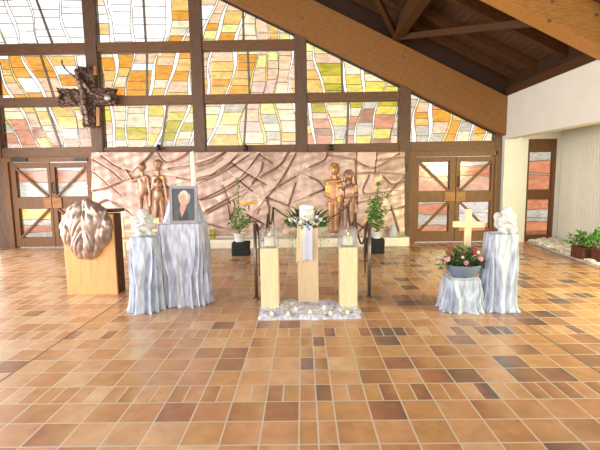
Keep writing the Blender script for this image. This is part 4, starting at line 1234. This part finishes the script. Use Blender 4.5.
def rose(bm, c, R_, r, facing=(0, -1, .5)):
    f = Vector(facing).normalized(); rot = f.to_track_quat('Z', 'Y').to_matrix()
    ball(bm, c, (R_*.45, R_*.45, R_*.55), rot, 10, 8)
    for ring, n, rad, lift in ((0, 4, .5, .35), (1, 6, .8, .15), (2, 7, 1.0, -.1)):
        for k in range(n):
            an = 2*PI*k/n+ring*.5+r.uniform(-.15, .15)
            p = Vector(c)+rot @ Vector((math.cos(an)*rad*R_*.6, math.sin(an)*rad*R_*.6, lift*R_))
            ball(bm, p, (R_*.36, R_*.14, R_*.42), rot @ Matrix.Rotation(an+PI/2, 3, 'Z') @ Matrix.Rotation(-.35-.3*ring, 3, 'X'), 8, 6)
for x, y, rd in ((301.8, 221.5, .036), (312.8, 221.8, .037), (295.5, 219.5, .028), (320, 219.5, .028), (307, 218.5, .03), (290.5, 220, .024), (324.5, 222, .024), (298.5, 223.5, .026), (316.5, 223.5, .026), (304, 217.5, .022), (317, 216.5, .022)):
    off = -.25+abs(x-307)/20*.15; rd *= 1.15
    p = P(x, y, uy+off); bm = bmesh.new(); rose(bm, p, rd, r); obj('rose', bm, M_rose, tw, True)
bm = bmesh.new()
for k in range(120):
    an = r.uniform(0, 2*PI); rr = r.gauss(.19, .03)
    ball(bm, (xu+rr*1.1*math.cos(an), uy+rr*math.sin(an), uz+.085+r.uniform(-.02, .05)), r.uniform(.006, .013), u=6, v=5)
obj('filler_blossom', bm, M_rose, tw, True)
for x, l in ((289, .42), (291, .5), (293, .46), (295.5, .40), (297, .3), (319.5, .45), (321, .52), (322.5, .42), (325, .3), (328, .34)):
    bm = bmesh.new(); p = P(x, 225, uy-.13); s_ = r.uniform(-.02, .02)
    tube(bm, [p+Vector((0, .05, .04)), p+Vector((0, 0, .015)), p+Vector((s_*.4, -.01, -l*.4)), p+Vector((s_, -.005, -l))], [.003, .003, .0025, .0012], 5)
    for q_ in range(5): blade(bm, p+Vector((s_*q_/5, -.008, -l*q_/5.5)), (r.uniform(-1, 1), -.3, -1.6), .05, .010, r)
    obj('trailing_grass', bm, M_leafl, tw)
for x, y in ((291.5, 238), (292.5, 246), (293, 254), (294, 260), (322, 236)):
    bm = bmesh.new(); p = P(x, y, uy-.14); ball(bm, p, (.010, .010, .022), u=8, v=6)
    obj('lilac_blossom', bm, M_lil, tw, True)
def ribbon(xs0, xs1, ztop, zbot, y, sway):
    bm = bmesh.new(); n = 26; L_ = []
    for j in range(n+1):
        s = j/n; z = ztop+(zbot-ztop)*s
        w0, w1 = xs0[0]+(xs0[1]-xs0[0])*s, xs1[0]+(xs1[1]-xs1[0])*s
        row = []
        for i in range(9):
            u_ = i/8
            row.append((w0+(w1-w0)*u_, y-.012*math.sin(u_*PI*2+sway)-.03*math.sin(PI*min(1, s*1.5))*(1-s), z-(.03*abs(u_-.5)*2 if j == n else 0)))
        L_.append(row)
    F_ = [[bm.verts.new(p) for p in row] for row in L_]; B_ = [[bm.verts.new((p[0], p[1]+.003, p[2])) for p in row] for row in L_]
    for j in range(n):
        for i in range(8):
            bm.faces.new((F_[j][i], F_[j+1][i], F_[j+1][i+1], F_[j][i+1])); bm.faces.new((B_[j][i], B_[j][i+1], B_[j+1][i+1], B_[j+1][i]))
        bm.faces.new((F_[j][0], B_[j][0], B_[j+1][0], F_[j+1][0])); bm.faces.new((F_[j][8], F_[j+1][8], B_[j+1][8], B_[j][8]))
    return bm
yr_ = uy-.20
g2 = lambda x, y: P(x, y, yr_)
obj('ribbon', ribbon((g2(303, 222).x, g2(301.8, 258).x), (g2(312.5, 222).x, g2(312.8, 258).x), g2(307, 222).z, g2(307, 259).z, yr_, .4), M_satin, tw, True)
obj('ribbon', ribbon((g2(297.5, 226).x, g2(296, 260).x), (g2(303.5, 226).x, g2(302.5, 260).x), g2(300, 225).z, g2(300, 261).z, yr_+.025, 1.7), plain('cream_satin', (240, 222, 178), .4, 0, .03), tw, True)['label'] = 'cream ribbon tail'
# ------------------------------------------------------------------ cloth and tealights on the floor
def floor_cloth():
    r = random.Random(9); NX, NY = 240, 80
    a = FL(257.5, 320.5); b = FL(363, 320.5); y0 = a.y; y1 = FL(310, 305).y+.12
    bm = bmesh.new(); rows = []
    for j in range(NY+1):
        row = []
        for i in range(NX+1):
            u_, v_ = i/NX, j/NY
            x = a.x+(b.x-a.x)*u_; y = y0+(y1-y0)*v_
            ed = min(u_, 1-u_)*(b.x-a.x); edv = min(v_, 1-v_)*(y1-y0)
            x += .06*noise.noise(Vector((y*6, u_ > .5, 2)))*(1 if ed < .1 else .2); y += .045*noise.noise(Vector((x*4, v_ > .5, 7)))
            e = min(1, min(ed, edv)/.05)**.5
            h = .024+.014*math.sin(x*17+6*noise.noise(Vector((x*2.2, y*2.2, 1))))+.045*(.35-abs(noise.noise(Vector((x*5, y*9, 3)))))+.035*(.3-abs(noise.noise(Vector((x*15+y*6, y*15-x*5, 6)))))
            h += .05*math.exp(-(ed/.09)**2)*(.6+.8*abs(noise.noise(Vector((x*11, y*9, 4)))))
            row.append(bm.verts.new((x, y, .002+max(.006, h)*e)))
        rows.append(row)
    for j in range(NY):
        for i in range(NX): bm.faces.new((rows[j][i], rows[j][i+1], rows[j+1][i+1], rows[j+1][i]))
    rim = rows[0]+[rw[-1] for rw in rows[1:]]+rows[-1][-2::-1]+[rw[0] for rw in rows[-2:0:-1]]
    lo = [bm.verts.new((v.co.x, v.co.y, .001)) for v in rim]
    for i in range(len(rim)): bm.faces.new((rim[i], lo[i], lo[(i+1) % len(rim)], rim[(i+1) % len(rim)]))
    bm.faces.new(lo)
    hmap = lambda x, y: max((v.co.z for rw in rows for v in rw if abs(v.co.x-x) < .035 and abs(v.co.y-y) < .035), default=.04)
    return bm, hmap
bm, hmap = floor_cloth()
spots = []
for (x, y), lab in zip(((271.6, 314), (288, 314), (295.6, 308.5), (310, 313), (324, 308), (330.4, 313), (347.4, 312)),
        ('in front of the left candle pillar', 'just right of the left candle pillar', 'at the left foot of the middle pillar', 'in front of the middle pillar', 'at the right foot of the middle pillar', 'just left of the right candle pillar', 'in front of the right candle pillar')):
    p = FL(x, y, .065); 
    if lab.startswith('in front of the') and 'candle' in lab: p.y = min(p.y, 4.99)
    spots.append((p.x, p.y, hmap(p.x, p.y)-.004, lab))
tag(obj('floor_cloth', bm, M_velg, None, True), 'crumpled silver velvet cloth on the floor at the foot of the wooden pillars', 'cloth')
for x, y, z, lab in spots:
    t = thing('tealight', 'small lit tealight on the cloth '+lab, 'tealight', (x, y, z), 'tealights on the floor cloth')
    bm = bmesh.new(); lathe(bm, [(.021, 0), (.023, .002), (.024, .022), (.0225, .022), (.0225, .018)], x, y, z, 16); obj('cup', bm, plain('clear_white_cup', (240, 226, 200), .3), t, True)
    bm = bmesh.new(); lathe(bm, [(.022, .010), (.022, .017), (.002, .0165)], x, y, z, 14); obj('wax', bm, M_wax, t)
    bm = bmesh.new(); lathe(bm, [(.001, 0), (.006, .007), (.0055, .010), (.003, .018), (.0005, .026)], x, y, z+.017, 10); obj('flame', bm, M_flame, t, True)

# ------------------------------------------------------------------ rope barrier
PH = 1.03
xl, xr = -.665, .895
posts = {}
names = {('l', 0): 'front rope barrier post left of the left candle pillar', ('l', 1): 'middle rope barrier post on the left, behind the left candle pillar', ('l', 2): 'rearmost rope barrier post on the left of the urn',
         ('r', 0): 'front rope barrier post right of the right candle pillar', ('r', 1): 'middle rope barrier post on the right, behind the right lantern', ('r', 2): 'rearmost rope barrier post on the right of the urn'}
for sd, X in (('l', xl), ('r', xr)):
    for k, (Y, dx) in enumerate(((5.57, 0), (7.1, (-.0 if sd == 'r' else .05)), (8.75, (.05 if sd == 'r' else .02)))):
        x = X+dx
        t = thing('barrier_post', names[(sd, k)], 'barrier post', (x, Y, 0), 'steel posts of the rope barrier')
        bm = bmesh.new(); tube(bm, [(x, Y, .012), (x, Y, PH)], .024, 14); obj('tube', bm, M_steel, t, True)
        bm = bmesh.new(); lathe(bm, [(.026, PH), (.026, PH+.012), (.015, PH+.02)], x, Y, 0, 14); obj('cap', bm, M_steel, t, True)
        bm = bmesh.new(); lathe(bm, [(.055, 0), (.055, .008), (.028, .014)], x, Y, 0, 18); obj('base_plate', bm, M_steel, t, True)
        posts[(sd, k)] = Vector((x, Y, PH-.02))
def rope(a, b, sag, label, tail=0):
    pts = []
    for i in range(25):
        s = i/24; p = a.lerp(b, s); p.z -= sag*4*s*(1-s); pts.append(p)
    if tail:
        pts = [a+Vector((tail*.03, .02, -.72)), a+Vector((tail*.035, .02, -.4)), a+Vector((tail*.03, .015, -.06))]+pts
    bm = bmesh.new(); tube(bm, pts, [.016 if not (tail and i == 0) else .007 for i in range(len(pts))], 8)
    tag(obj('barrier_rope', bm, M_rope, None, True), label, 'rope', 'dark ropes of the barrier')
o_ = Vector((0, 0, 0))
rope(posts[('l', 0)]+Vector((.02, .03, .02)), posts[('l', 1)]+Vector((0, 0, .02)), .34, 'dark rope from the front left barrier post, its loose end hanging down', 1)
rope(posts[('l', 1)]+Vector((0, .03, .02)), posts[('l', 2)]+Vector((0, 0, .02)), .25, 'dark sagging rope between the middle and rear left barrier posts')
rope(posts[('r', 0)]+Vector((-.02, .03, .02)), posts[('r', 1)]+Vector((0, 0, .02)), .40, 'dark rope from the front right barrier post, its loose end hanging down', -1)
rope(posts[('r', 1)]+Vector((0, .03, .02)), posts[('r', 2)]+Vector((0, 0, .02)), .30, 'dark sagging rope between the middle and rear right barrier posts')
rope(posts[('l', 2)]+Vector((.02, 0, .02)), posts[('r', 2)]+Vector((-.02, 0, .02)), .34, 'dark rope passing behind the urn between the two rear barrier posts')

# ------------------------------------------------------------------ potted vines on black cubes
def vine(cx0, cx1, cyb, cyt, pot, ptop, ptl, fol, stem, label, lcube, seed):
    Y = FL((cx0+cx1)/2, cyb).y
    a, b = P(cx0, cyb, Y), P(cx1, cyb, Y); zc = P((cx0+cx1)/2, cyt, Y).z
    bm = bmesh.new(); box(bm, a.x, b.x, Y, Y+(b.x-a.x), 0, zc, .02)
    bmesh.ops.subdivide_edges(bm, edges=bm.edges[:], cuts=5, use_grid_fill=True)
    for v in bm.verts:
        if .01 < v.co.z: v.co += Vector((noise.noise(v.co*9), noise.noise(v.co*9+Vector((4, 1, 2))), 0))*.02*(1.2-v.co.z)
    tag(obj('cloth_covered_cube', bm, M_black, None, True), lcube, 'cube', 'black cloth cubes')
    yc = Y+(b.x-a.x)/2
    pa, pb = P(pot[0], ptop, yc), P(pot[1], ptop, yc); x = (pa.x+pb.x)/2; R_ = (pb.x-pa.x)/2; hp = pa.z-zc-.004
    t = thing('potted_vine', label, 'potted plant', (x, yc, zc+.003), 'climbing plants in white pots')
    bm = bmesh.new(); lathe(bm, [(R_*.72, 0), (R_*.78, .01), (R_*.98, hp*.92), (R_*1.04, hp*.93), (R_*1.04, hp), (R_*.95, hp), (R_*.93, hp-.025)], x, yc, zc+.003, 24); obj('pot', bm, M_pot, t, True)
    bm = bmesh.new(); lathe(bm, [(R_*.92, hp-.04), (R_*.9, hp-.02), (.01, hp-.015)], x, yc, zc+.003, 20); obj('soil', bm, M_soil, t)
    r = random.Random(seed)
    zb = zc+hp; top = P(*stem[-1], yc)
    bm = bmesh.new(); tube(bm, [(x, yc, zb-.03), (x+.005, yc, (zb+top.z)/2), (top.x, yc, top.z)], .007, 6); obj('stake', bm, M_twig, t)
    bm = bmesh.new()
    for (fx, fy, rx, ry, n) in fol:
        p = P(fx, fy, yc); s_ = yc/FPX
        leafset(bm, r, p, n, (rx*s_, rx*s_*.9, ry*s_), .075, .05, .2)
    for a_, b_2 in zip(stem, stem[1:]):
        for k in range(9):
            u_ = r.random(); p = P(a_[0]+(b_2[0]-a_[0])*u_, a_[1]+(b_2[1]-a_[1])*u_, yc)
            blade(bm, p+Vector((0, -.01, 0)), (r.uniform(-1, 1), r.uniform(-1, .4), r.uniform(-.3, .6)), .075, .05, r)
    obj('foliage', bm, M_leaf, t)
    bm = bmesh.new()
    for k in range(9):
        e_ = P(fol[0][0]+r.uniform(-1, 1)*fol[0][2], fol[0][1]+r.uniform(-.8, 1)*fol[0][3], yc+r.uniform(-.1, .1))
        tube(bm, [(x+r.uniform(-.03, .03), yc, zb-.03), (x*.5+e_.x*.5, yc, (zb*.5+e_.z*.5)+.06), e_], .004, 5)
    obj('shoot', bm, M_leafd, t)
vine(231.5, 248.8, 256, 243, (233.5, 245.5), 233, 0, [(239, 221.5, 9.5, 9, 120), (240, 211, 6, 6, 30), (245, 224, 5, 5, 18), (232, 227, 4, 5, 16)], [(240, 214), (238.5, 202), (239.5, 190), (237, 178.5)],
     'climbing vine in a white pot on the left black cube', 'black cloth-covered cube under the left potted vine', 41)
vine(367.5, 384.8, 254, 239.5, (371.5, 382.5), 231.5, 0, [(376, 223, 8.5, 8, 150), (376.5, 212, 9.5, 7.5, 160), (375, 201, 6, 5.5, 65), (385, 196, 4, 1.6, 14)], [(376, 206), (375, 196), (378.5, 187), (378, 183)],
     'fuller green vine in a white pot on the right black cube', 'black cloth-covered cube under the right potted vine', 57)
# small things on the ledge
bm = bmesh.new(); a, b = P(207.5, 244, 9.75), P(217.5, 244, 9.75)
p = P(212.5, 245.5, 9.80); x = p.x
r = random.Random(6)
t = thing('grass_bundle', 'small yellow-green bundle of grass standing on the stone ledge left of the left vine', 'grass bundle', (x, 9.80, .212))
for k in range(90):
    an, rr = r.uniform(0, 2*PI), r.uniform(0, .10)
    q_ = Vector((x+rr*math.cos(an), 9.80+rr*.6*math.sin(an), .213)); tube(bm, [q_, q_+Vector((r.uniform(-.02, .02), r.uniform(-.01, .01), r.uniform(.20, .27)))], [.007, .004], 5)
obj('grass', bm, plain('yellow_green_grass', (206, 192, 120), .7, 0, .2), t)
bm = bmesh.new(); tube(bm, [(x+.112*math.cos(k*PI/10), 9.80+.068*math.sin(k*PI/10), .32) for k in range(21)], .008, 6); obj('tie_band', bm, M_twig, t)
p = P(393.5, 243, 9.80)
t = thing('glass_cone', 'pale grey ribbed glass cone standing on the stone ledge right of the right vine', 'ornament', (p.x, 9.80, .212))
bm = bmesh.new(); n = 32; rows = []
for R_, z in ((.088, 0), (.10, .03), (.088, .10), (.055, .20), (.022, .30), (.004, .36)):
    rows.append([bm.verts.new((p.x+R_*(1+.10*math.cos(8*2*PI*k/n))*math.cos(2*PI*k/n), 9.80+R_*.8*(1+.10*math.cos(8*2*PI*k/n))*math.sin(2*PI*k/n), .213+z)) for k in range(n)])
for a, b in zip(rows, rows[1:]):
    for k in range(n): bm.faces.new((a[k], a[(k+1) % n], b[(k+1) % n], b[k]))
bm.faces.new(rows[0][::-1]); bm.faces.new(rows[-1])
obj('cone', bm, plain('grey_ribbed_glass', (176, 182, 184), .3, 0, .1), t, True)

# ------------------------------------------------------------------ bowl arrangement and wooden cross on the right
zb = HS+.005
pa, pb = P(447, 264.5, Ys-.05), P(482, 264.5, Ys-.05)
xb, yb2 = (pa.x+pb.x)/2, Ys-.03
hb = P(464, 264.5, Ys-.05).z-zb; Rb = (pb.x-pa.x)/2
tb_ = thing('flower_bowl', 'slate grey bowl of pink and red flowers on the lowest drape', 'flower bowl', (xb, yb2, zb))
bm = bmesh.new(); lathe(bm, [(Rb*.62, 0), (Rb*.70, .012), (Rb*.88, hb*.45), (Rb*1.0, hb*.93), (Rb*1.0, hb), (Rb*.94, hb), (Rb*.9, hb*.8)], xb, yb2, zb, 36, 1, .72); obj('bowl', bm, M_bowl, tb_, True)
bm = bmesh.new(); lathe(bm, [(Rb*.9, hb*.72), (Rb*.9, hb*.86), (.01, hb*.95)], xb, yb2, zb, 24, 1, .72); obj('soil', bm, M_soil, tb_)
r = random.Random(77); bm = bmesh.new()
zt = zb+hb
leafset(bm, r, (xb, yb2, zt+.03), 300, (.24, .15, .075), .065, .022, .35)
leafset(bm, r, (xb-.02, yb2, zt+.11), 130, (.16, .10, .09), .07, .02, .7)
leafset(bm, r, (xb-.25, yb2-.02, zt-.01), 34, (.08, .05, .06), .06, .02, -.1)
leafset(bm, r, (xb+.24, yb2-.03, zt+.01), 24, (.05, .05, .05), .06, .022, 0)
obj('foliage', bm, M_leafd, tb_)
bm = bmesh.new()
for k in range(14):
    blade(bm, (xb+r.uniform(-.05, .03), yb2+r.uniform(-.06, .04), zt), (r.uniform(-.35, .15), r.uniform(-.3, .1), 1.2), r.uniform(.18, .30), .03, r)
obj('upright_leaf', bm, M_leafl, tb_)
fl = lambda x, y, d=-.12: P(x, y, yb2+d)
for x, y, rd in ((447.5, 259, .036), (466.5, 262.5, .036), (481, 258.5, .034), (449, 257.5, .02)):
    bm = bmesh.new(); rose(bm, fl(x, y), rd, r, (0, -1, .9)); obj('pink_flower', bm, M_pink, tb_, True)
for x, y, rd in ((450, 249, .032), (464, 252, .03), (474.8, 252, .036), (473, 249.5, .024), (460, 257, .016)):
    bm = bmesh.new(); rose(bm, fl(x, y, -.08), rd, r, (0, -1, 1.1)); obj('red_flower', bm, M_red, tb_, True)
for x, y in ((478.5, 252), (463, 257)):
    bm = bmesh.new(); rose(bm, fl(x, y, -.1), .022, r, (0, -1, .8)); obj('cream_flower', bm, plain('cream_petal', (238, 232, 190), .6), tb_, True)
# wooden cross stuck in the bowl
yk = yb2+.07
a = P(468.5, 209, yk); b0 = P(467.2, 250, yk)
xk = b0.x
t = thing('wooden_cross', 'plain pale wooden cross standing in the slate bowl behind the flowers', 'cross', (xk, yk, zb+hb*.9))
lean_ = (a.x-b0.x)
bm = bmesh.new(); wv = (P(471.6, 230, yk).x-P(465, 230, yk).x)
bar(bm, (xk-lean_*.3, yk, zb+hb*.97), (a.x, yk, a.z), wv, .028, up=(0, 1, 0)); bmesh.ops.bevel(bm, geom=bm.edges[:], offset=.003, segments=1, affect='EDGES'); obj('upright', bm, M_pale, t)
l, rt = P(452.8, 224.2, yk), P(484.8, 224.6, yk)
bm = bmesh.new(); bar(bm, (l.x, yk-.004, l.z), (rt.x, yk-.004, rt.z), wv*.92, .032, up=(0, 1, 0)); bmesh.ops.bevel(bm, geom=bm.edges[:], offset=.003, segments=1, affect='EDGES'); obj('crossbar', bm, M_pale, t)

# ------------------------------------------------------------------ gravel strip and planters of the side aisle
e0, e1 = FL(527, 241.5), FL(600, 268.5)
de = (e1-e0).normalized()
e2 = e0+de*((6.2-e0.y)/de.y)
bm = bmesh.new()
bt = [e0, e2, cb+ncb*.06, ca+ncb*.06]
lo_ = [bm.verts.new((p.x, p.y, .0)) for p in bt]; hi_ = [bm.verts.new((p.x, p.y, .02)) for p in bt]
bm.faces.new(hi_); bm.faces.new(lo_[::-1])
for i in range(4): bm.faces.new((lo_[i], lo_[(i+1) % 4], hi_[(i+1) % 4], hi_[i]))
struct('gravel_bed', bm, M_stone)
bm = bmesh.new(); cl = bm.loops.layers.float_color.new('Col'); r = random.Random(3)
for k in range(1000):
    u_, v_ = r.uniform(.035, 1), r.random()
    p = e0.lerp(e2, u_).lerp((ca+ncb*.1).lerp(cb+ncb*.1, u_), v_)
    R_ = r.uniform(.03, .065)
    n0 = len(bm.faces)
    rs = bmesh.ops.create_icosphere(bm, subdivisions=1, radius=1, matrix=Matrix.Translation((p.x, p.y, .02+R_*.45+r.uniform(0, .035))) @ Matrix.Rotation(r.uniform(0, 6), 4, 'Z') @ Matrix.Rotation(r.uniform(-.4, .4), 4, 'X') @ Matrix.Diagonal((R_*1.3, R_, R_*.62, 1)))
    c_ = lin(r.choice(((236, 232, 220), (224, 218, 204), (242, 240, 234), (204, 196, 180), (228, 222, 200))))
    for v in rs['verts']:
        v.co += Vector((r.uniform(-.1, .1), r.uniform(-.1, .1), r.uniform(-.1, .1)))*R_*.7
        for l_ in v.link_loops: l_[cl] = (*c_, 1)
o = obj('gravel', bm, attr_mat('pale_pebbles', .8, 0, .08), None, True)
tag(o, 'strip of pale rounded pebbles along the pleated wall of the side aisle', 'gravel', kind='stuff')
def planter(x0, x1, yb_, yt_, depth, label, seed, spots_):
    a = FL(x0, yb_, .06); Y = a.y
    b = P(x1, yb_, Y); zt = P((x0+x1)/2, yt_, Y).z
    t = thing('rusty_planter', label, 'planter', ((a.x+b.x)/2, Y+depth/2, .05), 'rusty steel planters')
    bm = bmesh.new()
    for q_ in ((a.x, b.x, Y, Y+.012), (a.x, b.x, Y+depth-.012, Y+depth), (a.x, a.x+.012, Y+.012, Y+depth-.012), (b.x-.012, b.x, Y+.012, Y+depth-.012)):
        box(bm, q_[0], q_[1], q_[2], q_[3], .05, zt, .002)
    obj('steel_box', bm, M_rust, t)
    bm = bmesh.new(); box(bm, a.x+.013, b.x-.013, Y+.013, Y+depth-.013, .055, zt-.03); obj('soil', bm, M_soil, t)
    r = random.Random(seed); bm = bmesh.new()
    for fx, fy, rx, ry, n in spots_:
        p = P(fx, fy, Y+depth/2); s_ = Y/FPX
        leafset(bm, r, p, n, (rx*s_, min(rx*s_, .2), ry*s_), .11, .045, .3)
        bs = bmesh.new(); tube(bs, [(min(max(p.x, a.x+.05), b.x-.05), Y+depth/2, zt-.03), p], .008, 5); obj('stem', bs, M_twig, t)
    obj('foliage', bm, M_leaf, t)
planter(583, 598, 259.5, 248, .36, 'rusty steel planter nearest the glazed panel, with a loose leafy plant', 4, [(577, 240, 6, 6, 36), (580.5, 234.5, 3, 4, 16), (584, 241, 6, 6, 42), (571.5, 243, 4, 3, 12), (588, 246, 5, 4, 20)])
planter(605, 624, 265, 251, .36, 'rusty steel planter at the right edge of the picture, with a denser plant', 8, [(597, 239, 7, 7, 70), (592, 244, 5, 5, 30), (605, 238, 8, 8, 80)])
